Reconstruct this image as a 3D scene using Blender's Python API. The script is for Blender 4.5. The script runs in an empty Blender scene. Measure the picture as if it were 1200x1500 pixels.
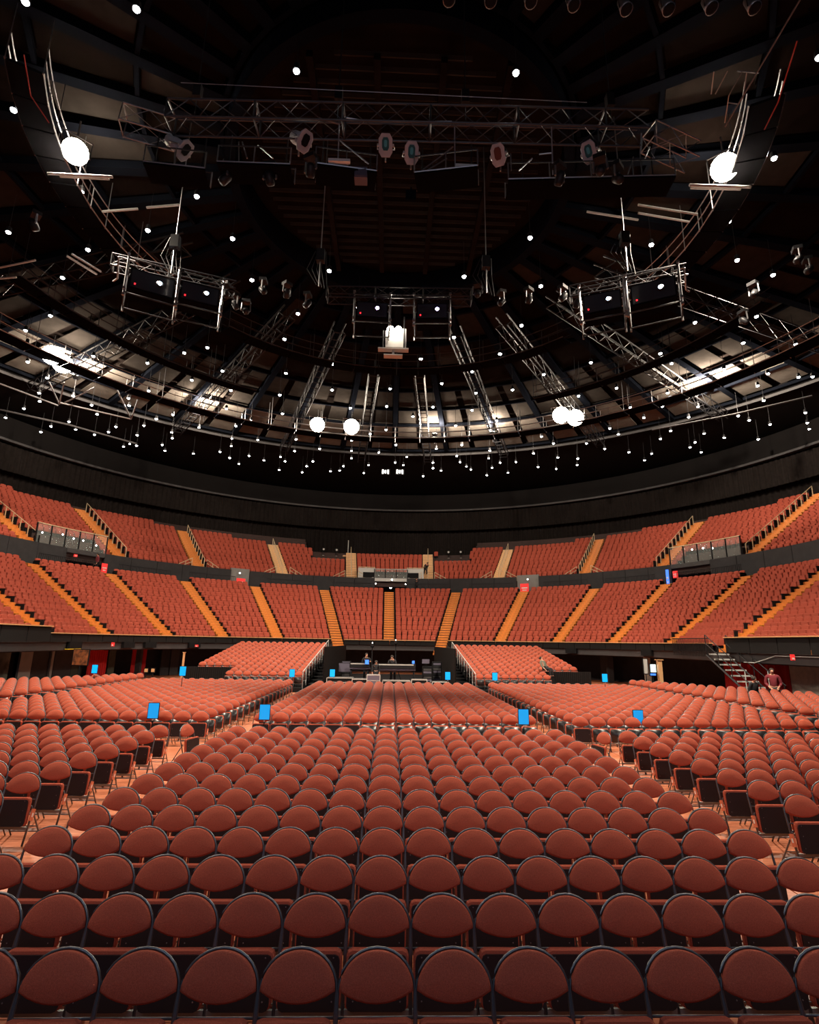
import bpy, bmesh, math, random
import numpy as np
from mathutils import Vector, Matrix
random.seed(7)
PI = math.pi
sc = bpy.context.scene
C = sc.collection

# ------------------------------------------------------------------ camera
CH, TH, PS, RO, FP = 2.8218, .2344, .0303, .0156, 800.0     # height, pitch up, yaw, roll, focal length in px of 1200x1500
fh = Vector((math.sin(PS), math.cos(PS), 0)); rt = Vector((math.cos(PS), -math.sin(PS), 0)); zz = Vector((0, 0, 1))
fw = fh * math.cos(TH) + zz * math.sin(TH); up = -fh * math.sin(TH) + zz * math.cos(TH)
r2 = rt * math.cos(RO) + up * math.sin(RO); u2 = -rt * math.sin(RO) + up * math.cos(RO)
cam = bpy.data.cameras.new('camera'); cam.sensor_fit = 'VERTICAL'; cam.sensor_height = 36
cam.lens = FP / 1500 * 36; cam.clip_end = 400; cam.clip_start = .05
co = bpy.data.objects.new('camera', cam); C.objects.link(co)
M = Matrix((r2, u2, -fw)).transposed().to_4x4(); M.translation = Vector((0, 0, CH)); co.matrix_world = M
sc.camera = co

def ray(x, y):
    return r2 * ((x - 600) / FP) + u2 * (-(y - 750) / FP) + fw
def at(x, y, Z):                       # the point at height Z seen along a direction of the photograph
    d = ray(x, y); return Vector((0, 0, CH)) + d * ((Z - CH) / d.z)
def seen(p):
    d = Vector(p) - Vector((0, 0, CH)); zc = d.dot(fw)
    if zc < .1: return None
    return 600 + FP * d.dot(r2) / zc, 750 - FP * d.dot(u2) / zc, zc

# ------------------------------------------------------------------ light and exposure
w = bpy.data.worlds.new('world'); sc.world = w; w.use_nodes = True
w.node_tree.nodes['Background'].inputs[0].default_value = (.10, .16, .30, 1)
w.node_tree.nodes['Background'].inputs[1].default_value = .10
sc.view_settings.view_transform = 'Standard'; sc.view_settings.look = 'None'
sc.view_settings.gamma = 1; sc.view_settings.use_curve_mapping = False
sc.view_settings.exposure = 0.0
try:
    sc.cycles.sample_clamp_indirect = 3.0
    sc.cycles.max_bounces = 5; sc.cycles.diffuse_bounces = 2; sc.cycles.glossy_bounces = 2
    sc.cycles.transparent_max_bounces = 6
except Exception: pass
WARM = (1.0, .84, .66)
def spot(loc, aim, watts, deg=130, size=.5, blend=.6, col=WARM):
    l = bpy.data.lights.new('house_or_fill_spot', 'SPOT'); l.energy = watts; l.color = col; l.spot_size = math.radians(deg)
    l.spot_blend = blend; l.shadow_soft_size = size
    o = bpy.data.objects.new('house_or_fill_spot', l); C.objects.link(o); o.location = loc
    o.rotation_euler = (Vector(aim) - Vector(loc)).to_track_quat('-Z', 'Y').to_euler(); return o
def glow(loc, watts, size=.3, col=WARM):
    l = bpy.data.lights.new('lamp_spill', 'POINT'); l.energy = watts; l.color = col; l.shadow_soft_size = size
    o = bpy.data.objects.new('lamp_spill', l); C.objects.link(o); o.location = loc
def area(loc, aim, watts, sx, sy, col):
    l = bpy.data.lights.new('stage_wash', 'AREA'); l.shape = 'RECTANGLE'; l.size = sx; l.size_y = sy; l.energy = watts; l.color = col
    o = bpy.data.objects.new('stage_wash', l); C.objects.link(o); o.location = loc
    o.rotation_euler = (Vector(aim) - Vector(loc)).to_track_quat('-Z', 'Y').to_euler()
ZL = 20.5
# the six house floods hang on the ring catwalks (their fixtures are built below)
FLOODS = [(110, 222), (1062, 245), (76, 520), (92, 533), (465, 622), (515, 625), (822, 608), (843, 612)]
fl = [at(x, y, ZL) for x, y in FLOODS]
P_near, P_far = 35000, 5400
for i, p in enumerate(fl):
    q = p + Vector((0, 0, -.55))
    if i < 2: spot(q, (p.x * .6, p.y + 7, 0), P_near, 112, blend=.8)
    else: spot(q, (p.x * .9, p.y - (3 if i > 3 else 0), 0), P_far * (.75 if i in (2, 3) else .5 if i > 5 else 1), 150)
# lights over the stage side, out of view
area((0, -3, 9.5), (0, 6, 0), 260, 12, 2, (.35, .6, 1.0))        # bluish wash from the stage behind the camera
for sd in (-1, 1): spot((sd * 10, 0, 13), (sd * 3.5, 12.5, 0), 3300, 58, .6, .9, (1, .80, .68))      # added unseen spots that brighten the near blocks
area((0, -4, 11), (0, 14, 0), 160, 14, 2, (1, .76, .62))

# ------------------------------------------------------------------ materials
def mat(name, col, rough=.7, metal=0, emit=0, noise=0, nscale=20, spec=None, bump=0, bscale=300, ecol=None):
    m = bpy.data.materials.new(name); m.use_nodes = True; nt = m.node_tree; b = nt.nodes['Principled BSDF']
    b.inputs['Base Color'].default_value = (*col, 1); b.inputs['Roughness'].default_value = rough; b.inputs['Metallic'].default_value = metal
    if spec is not None: b.inputs['Specular IOR Level'].default_value = spec
    if emit:
        b.inputs['Emission Color'].default_value = (*(ecol or col), 1); b.inputs['Emission Strength'].default_value = emit
    if noise or bump:
        tc = nt.nodes.new('ShaderNodeTexCoord')
    if noise:
        n = nt.nodes.new('ShaderNodeTexNoise'); n.inputs['Scale'].default_value = nscale; n.inputs['Detail'].default_value = 4
        nt.links.new(tc.outputs['Object'], n.inputs['Vector'])
        r = nt.nodes.new('ShaderNodeValToRGB')
        r.color_ramp.elements[0].position = .3; r.color_ramp.elements[1].position = .7
        r.color_ramp.elements[0].color = (*[c * (1 - noise) for c in col], 1); r.color_ramp.elements[1].color = (*[min(1, c * (1 + noise)) for c in col], 1)
        nt.links.new(n.outputs[0], r.inputs[0]); nt.links.new(r.outputs[0], b.inputs['Base Color'])
    if bump:
        n2 = nt.nodes.new('ShaderNodeTexNoise'); n2.inputs['Scale'].default_value = bscale
        nt.links.new(tc.outputs['Object'], n2.inputs['Vector'])
        bp = nt.nodes.new('ShaderNodeBump'); bp.inputs['Strength'].default_value = bump; bp.inputs['Distance'].default_value = .004
        nt.links.new(n2.outputs[0], bp.inputs['Height']); nt.links.new(bp.outputs[0], b.inputs['Normal'])
    if emit:
        try: m.cycles.emission_sampling = 'NONE'
        except Exception: pass
    return m
MT = dict(
    fabric=mat('woven_terracotta_fabric', (.44, .098, .056), .9, noise=.22, nscale=170, bump=.8, bscale=420, spec=.12),
    frame=mat('dark_chair_steel', (.13, .14, .15), .42, .85),
    pan=mat('black_seat_pan', (.012, .012, .014), .35),
    bar=mat('grey_painted_bar', (.26, .29, .27), .4, .4),
    plate=mat('orange_number_plate', (.62, .16, .07), .5), white=mat('white_print', (.8, .78, .74), .5),
    seat=mat('tier_seat_fabric', (.36, .068, .040), .85, noise=.12, nscale=40, spec=.2),
    dark=mat('black_paint', (.008, .008, .009), .8, spec=.12), black=mat('matt_black_drape', (.008, .007, .007), .95, spec=.1),
    terrace=mat('dark_terrace', (.035, .016, .013), .8, noise=.2, nscale=3),
    amber=mat('amber_step_paint', (.66, .21, .032), .55, noise=.18, nscale=6), nose=mat('yellow_step_nosing', (.85, .42, .06), .5),
    pale=mat('pale_step_paint', (.80, .46, .20), .55, noise=.15, nscale=5),
    tan=mat('tan_cap_rail', (.66, .37, .17), .5), tanrail=mat('tan_handrail', (.62, .48, .30), .45),
    fascia=mat('grey_fascia_paint', (.042, .039, .041), .7, noise=.1, nscale=2), rim=mat('black_rim_cladding', (.012, .011, .011), .85, spec=.15),
    wall=mat('dark_concourse_paint', (.024, .022, .024), .85, noise=.2, nscale=2), grey=mat('grey_wall_paint', (.20, .20, .19), .8, noise=.1, nscale=2),
    concrete=mat('concrete', (.50, .45, .38), .85, noise=.2, nscale=3), light=mat('light_grey_metal', (.5, .5, .48), .5),
    curtain=mat('dark_drape', (.013, .010, .009), .95, noise=.25, nscale=4, spec=.1), red=mat('red_drape', (.35, .012, .012), .8, spec=.2),
    ceil=mat('dark_roof_deck', (.012, .009, .008), .9, noise=.3, nscale=1, spec=0), beam=mat('navy_black_beam', (.005, .006, .009), .9, spec=0),
    panel=mat('lit_roof_panel', (.13, .115, .10), .9, noise=.12, nscale=2, spec=0), rpanel=mat('brown_roof_panel', (.009, .006, .005), .9, noise=.2, nscale=2, spec=0), mpanel=mat('mid_roof_panel', (.030, .026, .023), .9, noise=.15, nscale=2, spec=0), matte=mat('matt_black_deck', (.005, .005, .006), .95, spec=0), rdark=mat('brown_step_shadow_line', (.16, .045, .012), .7),
    steel=mat('bare_steel', (.34, .34, .35), .35, .8), dsteel=mat('dark_steel', (.018, .018, .02), .45, .3, spec=.3), slate=mat('slate_case', (.10, .09, .13), .6),
    face=mat('grey_lamp_face', (.42, .42, .46), .5), lens=mat('dark_teal_lens', (.015, .12, .15), .12, .2), lensr=mat('dark_red_lens', (.10, .03, .03), .2),
    star=mat('white_lamp', (1, 1, 1), .5, emit=32, ecol=(.93, .98, 1.0)), flood=mat('warm_flood_lamp', (1, .95, .85), .5, emit=60, ecol=(1, .90, .72)),
    violet=mat('violet_lens', (.5, .4, 1), .5, emit=26, ecol=(.55, .45, 1)), bluel=mat('blue_lens', (.5, .7, 1), .5, emit=26, ecol=(.6, .8, 1)),
    redled=mat('red_led', (1, .02, .03), .5, emit=3), sign=mat('blue_sign_panel', (0, .42, .95), .5, emit=.62, ecol=(0, .36, 1)),
    exit=mat('red_sign', (.75, .03, .03), .5, emit=.5, ecol=(.9, .03, .03)), screen=mat('lit_screen', (.5, .7, .8), .4, emit=1.6, ecol=(.6, .8, .8)),
    bluescr=mat('blue_screen', (.05, .2, .9), .4, emit=1.2), yellow=mat('yellow_paint', (.7, .5, .02), .5), skin=mat('skin', (.55, .27, .18), .6),
    cloth=mat('black_clothing', (.015, .015, .018), .9), maroon=mat('maroon_shirt', (.18, .02, .03), .9), green=mat('olive_shirt', (.16, .17, .13), .9), coral=mat('coral_sleeve', (.7, .18, .12), .9),
    hair=mat('dark_hair', (.03, .02, .015), .8), bulb=mat('small_white_lamp', (1, 1, 1), .5, emit=6, ecol=(1, .97, .9)), cable=mat('black_cable', (.015, .015, .015), .6), rcable=mat('red_cable', (.4, .03, .02), .6),
)
def glass_mat():
    m = bpy.data.materials.new('booth_glass'); m.use_nodes = True; b = m.node_tree.nodes['Principled BSDF']
    b.inputs['Base Color'].default_value = (.7, .8, .78, 1); b.inputs['Roughness'].default_value = .3; b.inputs['Alpha'].default_value = .16; b.inputs['Specular IOR Level'].default_value = .2
    return m
MT['glass'] = glass_mat()
def floor_mat():
    m = bpy.data.materials.new('orange_arena_floor'); m.use_nodes = True; nt = m.node_tree; b = nt.nodes['Principled BSDF']
    tc = nt.nodes.new('ShaderNodeTexCoord'); mp = nt.nodes.new('ShaderNodeMapping'); mp.inputs['Scale'].default_value = (1.2, 9, 1)
    n = nt.nodes.new('ShaderNodeTexNoise'); n.inputs['Scale'].default_value = 1.6; n.inputs['Detail'].default_value = 7
    r = nt.nodes.new('ShaderNodeValToRGB'); r.color_ramp.elements[0].position = .3; r.color_ramp.elements[1].position = .72
    r.color_ramp.elements[0].color = (.34, .085, .03, 1); r.color_ramp.elements[1].color = (.66, .24, .12, 1)
    nt.links.new(tc.outputs['Object'], mp.inputs[0]); nt.links.new(mp.outputs[0], n.inputs['Vector']); nt.links.new(n.outputs[0], r.inputs[0])
    nt.links.new(r.outputs[0], b.inputs['Base Color']); b.inputs['Roughness'].default_value = .38
    return m
MT['floor'] = floor_mat()
MT['mural'] = mat('grey_swirl_mural', (.10, .11, .085), .8, noise=.9, nscale=1.2)
MT['panelg'] = mat('green_grey_partition', (.035, .036, .022), .7, noise=.3, nscale=2)

# ------------------------------------------------------------------ mesh helpers
class MB:
    def __init__(s): s.v = []; s.f = []; s.m = []
    def add(s, vs, fs, mi=0):
        o = len(s.v); s.v += [tuple(v) for v in vs]; s.f += [tuple(i + o for i in f) for f in fs]; s.m += [mi] * len(fs)
    def box(s, c, d, R=None, mi=0):
        x, y, z = d[0] / 2, d[1] / 2, d[2] / 2; c = Vector(c)
        vs = [Vector(p) for p in ((-x, -y, -z), (x, -y, -z), (x, y, -z), (-x, y, -z), (-x, -y, z), (x, -y, z), (x, y, z), (-x, y, z))]
        if R is not None: vs = [R @ v for v in vs]
        s.add([v + c for v in vs], [(0, 3, 2, 1), (4, 5, 6, 7), (0, 1, 5, 4), (1, 2, 6, 5), (2, 3, 7, 6), (3, 0, 4, 7)], mi)
    def tube(s, pts, r, n=6, mi=0, closed=False, cap=True):
        pts = [Vector(p) for p in pts]; L = len(pts); rings = []
        for i, p in enumerate(pts):
            a = pts[(i - 1) % L] if (closed or i > 0) else p; b = pts[(i + 1) % L] if (closed or i < L - 1) else p
            t = (b - a).normalized() if (b - a).length > 1e-9 else Vector((0, 0, 1))
            ref = Vector((0, 0, 1)) if abs(t.z) < .9 else Vector((1, 0, 0))
            e1 = t.cross(ref).normalized(); e2 = t.cross(e1)
            rr = r[i] if isinstance(r, (list, tuple)) else r
            rings.append([p + (e1 * math.cos(2 * PI * k / n) + e2 * math.sin(2 * PI * k / n)) * rr for k in range(n)])
        vs = [v for g in rings for v in g]; fs = []
        for i in range(L if closed else L - 1):
            j = (i + 1) % L
            for k in range(n): fs.append((i * n + k, i * n + (k + 1) % n, j * n + (k + 1) % n, j * n + k))
        if not closed and cap: fs += [tuple(range(n - 1, -1, -1)), tuple((L - 1) * n + k for k in range(n))]
        s.add(vs, fs, mi)
    def prism(s, outline, origin, ex, ey, ez, depth, mi=0, inset=0, insd=0):   # outline in (ex, ey), extruded along ez, with a soft front edge
        n = len(outline); c = Vector((sum(p[0] for p in outline) / n, sum(p[1] for p in outline) / n))
        o = Vector(origin); ex, ey, ez = Vector(ex), Vector(ey), Vector(ez)
        def ring(sc_, d): return [o + ex * (c.x + (p[0] - c.x) * sc_) + ey * (c.y + (p[1] - c.y) * sc_) + ez * d for p in outline]
        rs = [ring(1, 0), ring(1, depth - insd), ring(1 - inset, depth)] if insd else [ring(1, 0), ring(1, depth)]
        vs = [v for g in rs for v in g]; fs = []
        for i in range(len(rs) - 1):
            for k in range(n): fs.append((i * n + k, i * n + (k + 1) % n, (i + 1) * n + (k + 1) % n, (i + 1) * n + k))
        fs.append(tuple(range(n - 1, -1, -1)))
        if insd:
            vs.append(o + ex * c.x + ey * c.y + ez * (depth + insd * .35)); ci = len(vs) - 1; b0 = (len(rs) - 1) * n
            for k in range(n): fs.append((b0 + k, b0 + (k + 1) % n, ci))
        else: fs.append(tuple((len(rs) - 1) * n + k for k in range(n)))
        s.add(vs, fs, mi)
    def lathe(s, prof, c, axis=(0, 0, 1), n=12, mi=0):
        ax = Vector(axis).normalized(); q = ax.to_track_quat('Z', 'Y'); c = Vector(c); vs = []
        for r, h in prof:
            for k in range(n): vs.append(c + q @ Vector((r * math.cos(2 * PI * k / n), r * math.sin(2 * PI * k / n), h)))
        fs = []
        for i in range(len(prof) - 1):
            for k in range(n): fs.append((i * n + k, i * n + (k + 1) % n, (i + 1) * n + (k + 1) % n, (i + 1) * n + k))
        fs.append(tuple(range(n - 1, -1, -1))); fs.append(tuple((len(prof) - 1) * n + k for k in range(n)))
        s.add(vs, fs, mi)
    def mesh(s, name, mats, smooth=False):
        me = bpy.data.meshes.new(name); me.from_pydata(s.v, [], s.f)
        for m in (mats if isinstance(mats, (list, tuple)) else [mats]): me.materials.append(MT[m])
        if isinstance(mats, (list, tuple)): me.polygons.foreach_set('material_index', s.m)
        if smooth: me.polygons.foreach_set('use_smooth', [True] * len(me.polygons))
        me.update(); return me
    def arrays(s):
        return np.array(s.v, dtype=np.float64), s.f, s.m

def obj(name, me, parent=None, loc=None, rz=None):
    o = bpy.data.objects.new(name, me); C.objects.link(o)
    if parent is not None: o.parent = parent
    if loc is not None: o.location = loc
    if rz is not None: o.rotation_euler = (0, 0, rz)
    return o
def part(name, mb, mats, parent, smooth=False): return obj(name, mb.mesh(name, mats, smooth), parent)
def tag(o, label, cat, group=None):
    o['label'] = label; o['category'] = cat
    if group: o['group'] = group
    return o
def thing(name, label, cat, loc=(0, 0, 0), rz=0, group=None):
    return tag(obj(name, None, None, loc, rz), label, cat, group)
def struct(name, mb, mats, smooth=False):
    o = obj(name, mb.mesh(name, mats, smooth) if mb else None); o['kind'] = 'structure'; return o
def copy_tree(o, parent=None):
    c = o.copy(); C.objects.link(c); c.parent = parent
    for ch in list(o.children): copy_tree(ch, c)
    return c
ORD = ['zeroth', 'first', 'second', 'third', 'fourth', 'fifth', 'sixth', 'seventh', 'eighth', 'ninth', 'tenth', 'eleventh', 'twelfth', 'thirteenth', 'fourteenth', 'fifteenth', 'sixteenth', 'seventeenth', 'eighteenth', 'nineteenth', 'twentieth']
def ordn(n): return ORD[n] if n <= 20 else 'twenty-' + ORD[n - 20] if n < 30 else str(n) + 'th'
def stamp_mesh(name, tpl, mats, places, kind='stuff'):      # many copies of a template in one mesh
    v, f, m = tpl; n = len(v); k = len(places)
    lens = [len(x) for x in f]; flat = np.array([i for x in f for i in x])
    V = np.empty((k, n, 3))
    for i, (x, y, z, a) in enumerate(places):
        c, s = math.cos(a), math.sin(a)
        V[i, :, 0] = v[:, 0] * c - v[:, 1] * s + x; V[i, :, 1] = v[:, 0] * s + v[:, 1] * c + y; V[i, :, 2] = v[:, 2] + z
    me = bpy.data.meshes.new(name); me.vertices.add(n * k); me.vertices.foreach_set('co', V.ravel())
    li = (flat[None, :] + (np.arange(k) * n)[:, None]).ravel(); me.loops.add(len(li)); me.loops.foreach_set('vertex_index', li)
    starts = np.concatenate([[0], np.cumsum(lens)[:-1]]); tot = sum(lens)
    me.polygons.add(len(lens) * k); me.polygons.foreach_set('loop_start', (starts[None, :] + (np.arange(k) * tot)[:, None]).ravel())
    me.polygons.foreach_set('loop_total', np.tile(lens, k))
    for q in mats: me.materials.append(MT[q])
    me.polygons.foreach_set('material_index', np.tile(m, k)); me.update(calc_edges=True); me.validate()
    o = obj(name, me); o['kind'] = kind; return o

# ------------------------------------------------------------------ plan of the bowl: an arc that runs on into straight sides
XC, YC = -.125, 33.464
def P(a, R):
    if abs(a) <= PI / 2: return XC + R * math.sin(a), YC + R * math.cos(a)
    s = 1 if a > 0 else -1
    return XC + s * R, YC - (abs(a) - PI / 2) * 24
def face_in(a): return PI / 2 * (0) - max(-PI / 2, min(PI / 2, a))    # rotation that turns a seat facing -Y at a=0 toward the middle
A_END = 2.75
def arc(a0, a1, R, z0, z1, thick, mb, mi=0, step=.035, R2=None):
    """curved wall from a0 to a1 between heights z0 and z1; R2 = outer radius"""
    n = max(1, int(math.ceil(abs(a1 - a0) / step))); R2 = R2 if R2 is not None else R + thick
    vs = []
    for i in range(n + 1):
        a = a0 + (a1 - a0) * i / n; x, y = P(a, R); X, Y = P(a, R2)
        zA = z0(a) if callable(z0) else z0; zB = z1(a) if callable(z1) else z1
        vs += [(x, y, zA), (X, Y, zA), (X, Y, zB), (x, y, zB)]
    fs = []
    for i in range(n):
        b = i * 4; c = b + 4
        fs += [(b, b + 3, c + 3, c), (b + 1, c + 1, c + 2, b + 2), (b + 3, b + 2, c + 2, c + 3), (b, c, c + 1, b + 1)]
    fs += [(0, 1, 2, 3), (n * 4, n * 4 + 3, n * 4 + 2, n * 4 + 1)]
    mb.add(vs, fs, mi)
def lerp_tab(tab, k):
    ks = sorted(tab); k = max(ks[0], min(ks[-1], k))
    for a, b in zip(ks, ks[1:]):
        if a <= k <= b: return tab[a] + (tab[b] - tab[a]) * (k - a) / (b - a)
    return tab[k]
LBa = {-8: -2.23, -7: -1.95, -6: -1.6807, -5: -1.3874, -4: -1.0783, -3: -.8129, -2: -.5511, -1: -.2600, 0: -.0007, 1: .2660, 2: .5537, 3: .8411, 4: 1.1231, 5: 1.4318, 6: 1.7349, 7: 2.01, 8: 2.28}
LTa = {-8: -2.20, -7: -1.92, -6: -1.635, -5: -1.3514, -4: -1.0935, -3: -.8234, -2: -.5539, -1: -.2758, 0: -.0058, 1: .2749, 2: .5537, 3: .8357, 4: 1.1068, 5: 1.3916, 6: 1.68, 7: 1.96, 8: 2.24}
def ztop(a):                                                 # floor height of the walkway above the lower tier
    t = min(1.9, abs(a)); return 8.05 - .13 * t * t - (.06 * max(0, t - 1) if t > 1 else 0)
NR, R0, RP = 12, 18.55, .66
def lower_z(j, a): return 2.55 + (ztop(a) - 2.55) * j / NR
def stair_a(k, r): t = (r - 18.05) / (26.5 - 18.05); return LBa[k] + (LTa[k] - LBa[k]) * t

# ------------------------------------------------------------------ setting: floor
mb = MB(); mb.box((0, 26, -.1), (60, 72, .16)); fl_o = struct('floor', mb, 'floor')
mb = MB(); mb.box((0, 0, 0), (1.20, 2.38, .016)); pm = mb.mesh('floor_panel', 'floor')
n = 0
for i in range(-10, 10):
    for j in range(0, 8):
        x, y = i * 1.22 + .61, 3.4 + j * 2.4
        s = seen((x, y, 0))
        if s and -150 < s[0] < 1350 and s[1] < 1750 and abs(x) > 2.2:
            o = obj('floor_panel', pm, fl_o, (x, y, -.012)); n += 1

# ------------------------------------------------------------------ setting: lower tier
mb = MB()
for j in range(NR):                                          # terrace treads (each a solid ring down to the soffit side)
    arc(-A_END, A_END, R0 + RP * j - .12, lambda a, j=j: lower_z(j, a) - .5, lambda a, j=j: lower_z(j, a), RP + .02, mb, step=.07)
struct('terrace_lower', mb, 'terrace')
mb = MB(); arc(-A_END, A_END, 26.35, lambda a: ztop(a) - .5, ztop, 2.2, mb, step=.07); struct('floor_concourse', mb, 'terrace')
# rim: cladding, cap rail, grey fascia, soffit
GAP = {-1: .035, 1: .035, 6: .05}
edges = [(-A_END, -1.69, 3.40), (-1.69, LBa[-1] - .032, 3.06), (LBa[-1] + .032, LBa[1] - .032, 3.02), (LBa[1] + .032, LBa[6] - .055, 3.06), (LBa[6] + .0, A_END, 3.36)]
mb, mc, mf = MB(), MB(), MB()
rim = struct('trim_1', None, None)
clad_n = 0
for a0, a1, zt in edges:
    k = max(1, round((a1 - a0) * 18 / 1.5)); d = (a1 - a0) / k
    for i in range(k):                                       # the cladding boards of the rim, each its own piece
        q = MB(); arc(a0 + d * i + .0012, a0 + d * (i + 1) - .0012, 18.05, 2.56, zt - .05, .10, q, step=.03)
        part('cladding_panel', q, 'rim', rim); clad_n += 1
    q = MB(); arc(a0, a1, 17.97, zt - .05, zt, .22, q, step=.03); part('cap_rail', q, 'tan', rim)
q = MB(); arc(-A_END, A_END, 18.22, 2.1, 2.55, .2, q); part('fascia', q, 'fascia', rim)
q = MB(); arc(-A_END, A_END, 18.42, 2.10, 2.2, 5.2, q); part('soffit', q, 'dark', rim)
for a, lab in ((-1.585, 1), (-1.30, 1), (-1.19, 1), (.93, 1), (1.33, 1), (-.97, 1)):       # dark notches with drip rails
    q = MB(); arc(a - .028, a + .028, 18.0, 2.18, 2.56, .24, q); part('notch', q, 'dark', rim)
q = MB(); arc(-1.62, -1.565, 17.97, 2.14, 2.18, .2, q); part('yellow_strip', q, 'yellow', rim)
# wall of the recess under the tier
mb = MB(); arc(-A_END, A_END, 22.4, 0, 2.2, .3, mb); under = struct('wall_under_tier', mb, 'wall')
def a_px(px, R, z=1.0):                 # angle of the point at radius R that lies in a given direction
    best = None
    for i in range(-2400, 2401):
        a = i / 1000; s_ = seen((*P(a, R), z))
        if s_ and (best is None or abs(s_[0] - px) < best[0]): best = (abs(s_[0] - px), a)
    return best[1]
def recess_panel(name, a0, a1, R, z0, z1, m, th=.12):
    q = MB(); arc(a0, a1, R, z0, z1, th, q, step=.02); return part(name, q, m, under)
for x0, x1, m, R in ((-30, 12, 'mural', 20.4), (12, 26, 'dark', 20.6), (27, 45, 'grey', 20.3), (46, 73, 'wall', 20.5), (73.5, 77, 'grey', 20.35), (78, 104, 'wall', 20.5), (104.5, 128, 'panelg', 20.6), (158, 168, 'panelg', 20.8), (236, 248, 'wall', 21.4), (250, 262, 'fascia', 21.5), (880, 893, 'fascia', 21.5), (1160, 1215, 'concrete', 20.4), (1216, 1260, 'dark', 20.4)):
    recess_panel('wall_panel', a_px(x0, R), a_px(x1, R), R, 0, 2.1, m)
def column(a, R, w_, m, lean=0):
    x, y = P(a, R); q = MB(); q.box((x, y, 1.05), (w_, .35, 2.1)); o = struct('pillar', q, m); return o
for a, R in ((-1.12, 20.5), (-.75, 20.5), (.75, 20.5), (1.02, 20.5), (-.4, 20.5), (.4, 20.5)): column(a, R, .45, 'wall')
column(1.20, 20.3, .35, 'concrete'); 

# stairs of the lower tier
low_stairs = []
VIS_L = [k for k in range(-7, 8)]
lab_l = {0: 'on the centre line of the arena'}
def side_name(k): return 'left' if k < 0 else 'right'
for k in VIS_L:
    lab = 'straight amber staircase up the lower tier on the arena centre line' if k == 0 else 'amber staircase up the lower tier, %s from the centre on the %s side' % (ordn(abs(k)), side_name(k))
    x0, y0 = P(stair_a(k, 18.2), 18.2)
    t = thing('tier_staircase', lab, 'staircase', (x0, y0, 2.55), 0, 'amber staircases of the lower tier')
    first = -4 if abs(k) == 1 else 0
    for s_ in range(first, 2 * NR):
        r = R0 - .30 + RP * s_ / 2; a = stair_a(k, r); z = 2.55 + (ztop(a) - 2.55) * (s_ + 1) / (2 * NR)
        if s_ < 0: z = 2.55 + .20 * (s_ + 1)
        x, y = P(a, r); rot = Matrix.Rotation(face_in(a), 3, 'Z')
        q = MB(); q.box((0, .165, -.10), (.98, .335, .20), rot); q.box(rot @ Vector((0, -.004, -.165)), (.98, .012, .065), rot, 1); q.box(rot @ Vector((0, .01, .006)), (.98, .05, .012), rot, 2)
        o = part('step', q, ['amber', 'rdark', 'nose'], t); o.location = (x - x0, y - y0, z - 2.55)
    for j in range(NR):                                      # dark end panels of the seat rows on the side of the stair away from the middle
        if abs(k) > 6: continue
        r = R0 + RP * j + .28; s_ = 1 if k < 0 else -1
        a = stair_a(k, r); da = .60 / min(r, 24) * s_
        if k == 0: da = .58 / r
        x, y = P(a + da, r); z = lower_z(j, a); rot = Matrix.Rotation(face_in(a), 3, 'Z')
        q = MB(); q.box((0, 0, .42), (.07, .52, .62), rot); q.box(rot @ Vector((0, -.05, .76)), (.09, .44, .05), rot); q.box(rot @ Vector((0, .1, .1)), (.05, .1, .2), rot)
        o = part('row_end_panel', q, 'dark', t); o.location = (x - x0, y - y0, z - 2.55)
    low_stairs.append(t)

# ------------------------------------------------------------------ tier seats
def seat_template():
    q = MB(); out = []
    W, H0, H1 = .243, .34, .96
    for k in range(9): out.append((W * .98 * math.cos(PI * k / 8) if 0 < k < 8 else W * math.cos(PI * k / 8), H1 - .09 + .09 * math.sin(PI * k / 8) ** .7))
    out += [(-W, H0), (W, H0)]
    q.prism(out, (0, .20, 0), (1, 0, 0), (0, .17, 1), (0, -1, 0), .075, 0, .08, .02)
    out2 = [(W * .96, .36), (W * .96, .70), (.17, .73), (-.17, .73), (-W * .96, .70), (-W * .96, .36)]
    q.prism(out2, (0, .13, 0), (1, 0, 0), (0, .10, 1), (0, -1, 0), .10, 0, .08, .02)
    q.box((0, .2, .2), (.30, .10, .40), None, 1)
    return q
st = seat_template(); seat_tpl = st.arrays(); seat_me = st.mesh('stadium_chair', ['seat', 'dark'])
low = []
for k in range(-8, 8):
    for j in range(NR):
        r = R0 + RP * j + .12; a0 = stair_a(k, r); a1 = stair_a(k + 1, r); rr = r if abs((a0 + a1) / 2) < PI / 2 else 24
        w0 = .62 / rr; L = (a1 - a0 - 2 * w0) * rr; n = int(L / .515)
        for i in range(n):
            a = a0 + w0 + (i + .5) * (a1 - a0 - 2 * w0) / n; x, y = P(a, r)
            low.append((x, y, lower_z(j, a), face_in(a), k, j, i))
upp = []
UBa = {-8: -2.22, -7: -1.92, -6: -1.60, -5: -1.288, -4: -1.0052, -3: -.7364, -2: -.4246, -1: -.1569, 1: .1488, 2: .4285, 3: .7558, 4: 1.0328, 5: 1.329, 6: 1.62, 7: 1.92, 8: 2.2}
UTa = {-8: -2.22, -7: -1.92, -6: -1.60, -5: -1.312, -4: -1.006, -3: -.715, -2: -.425, -1: -.145, 1: .128, 2: .421, 3: .722, 4: 1.02, 5: 1.319, 6: 1.62, 7: 1.92, 8: 2.2}
UK = [-8, -7, -6, -5, -4, -3, -2, -1, 1, 2, 3, 4, 5, 6, 7, 8]
def ustair_a(k, r): t = (r - 28.1) / 8; return UBa[k] + (UTa[k] - UBa[k]) * t
UR0, UP, URISE = 28.4, .75, .5
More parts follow.
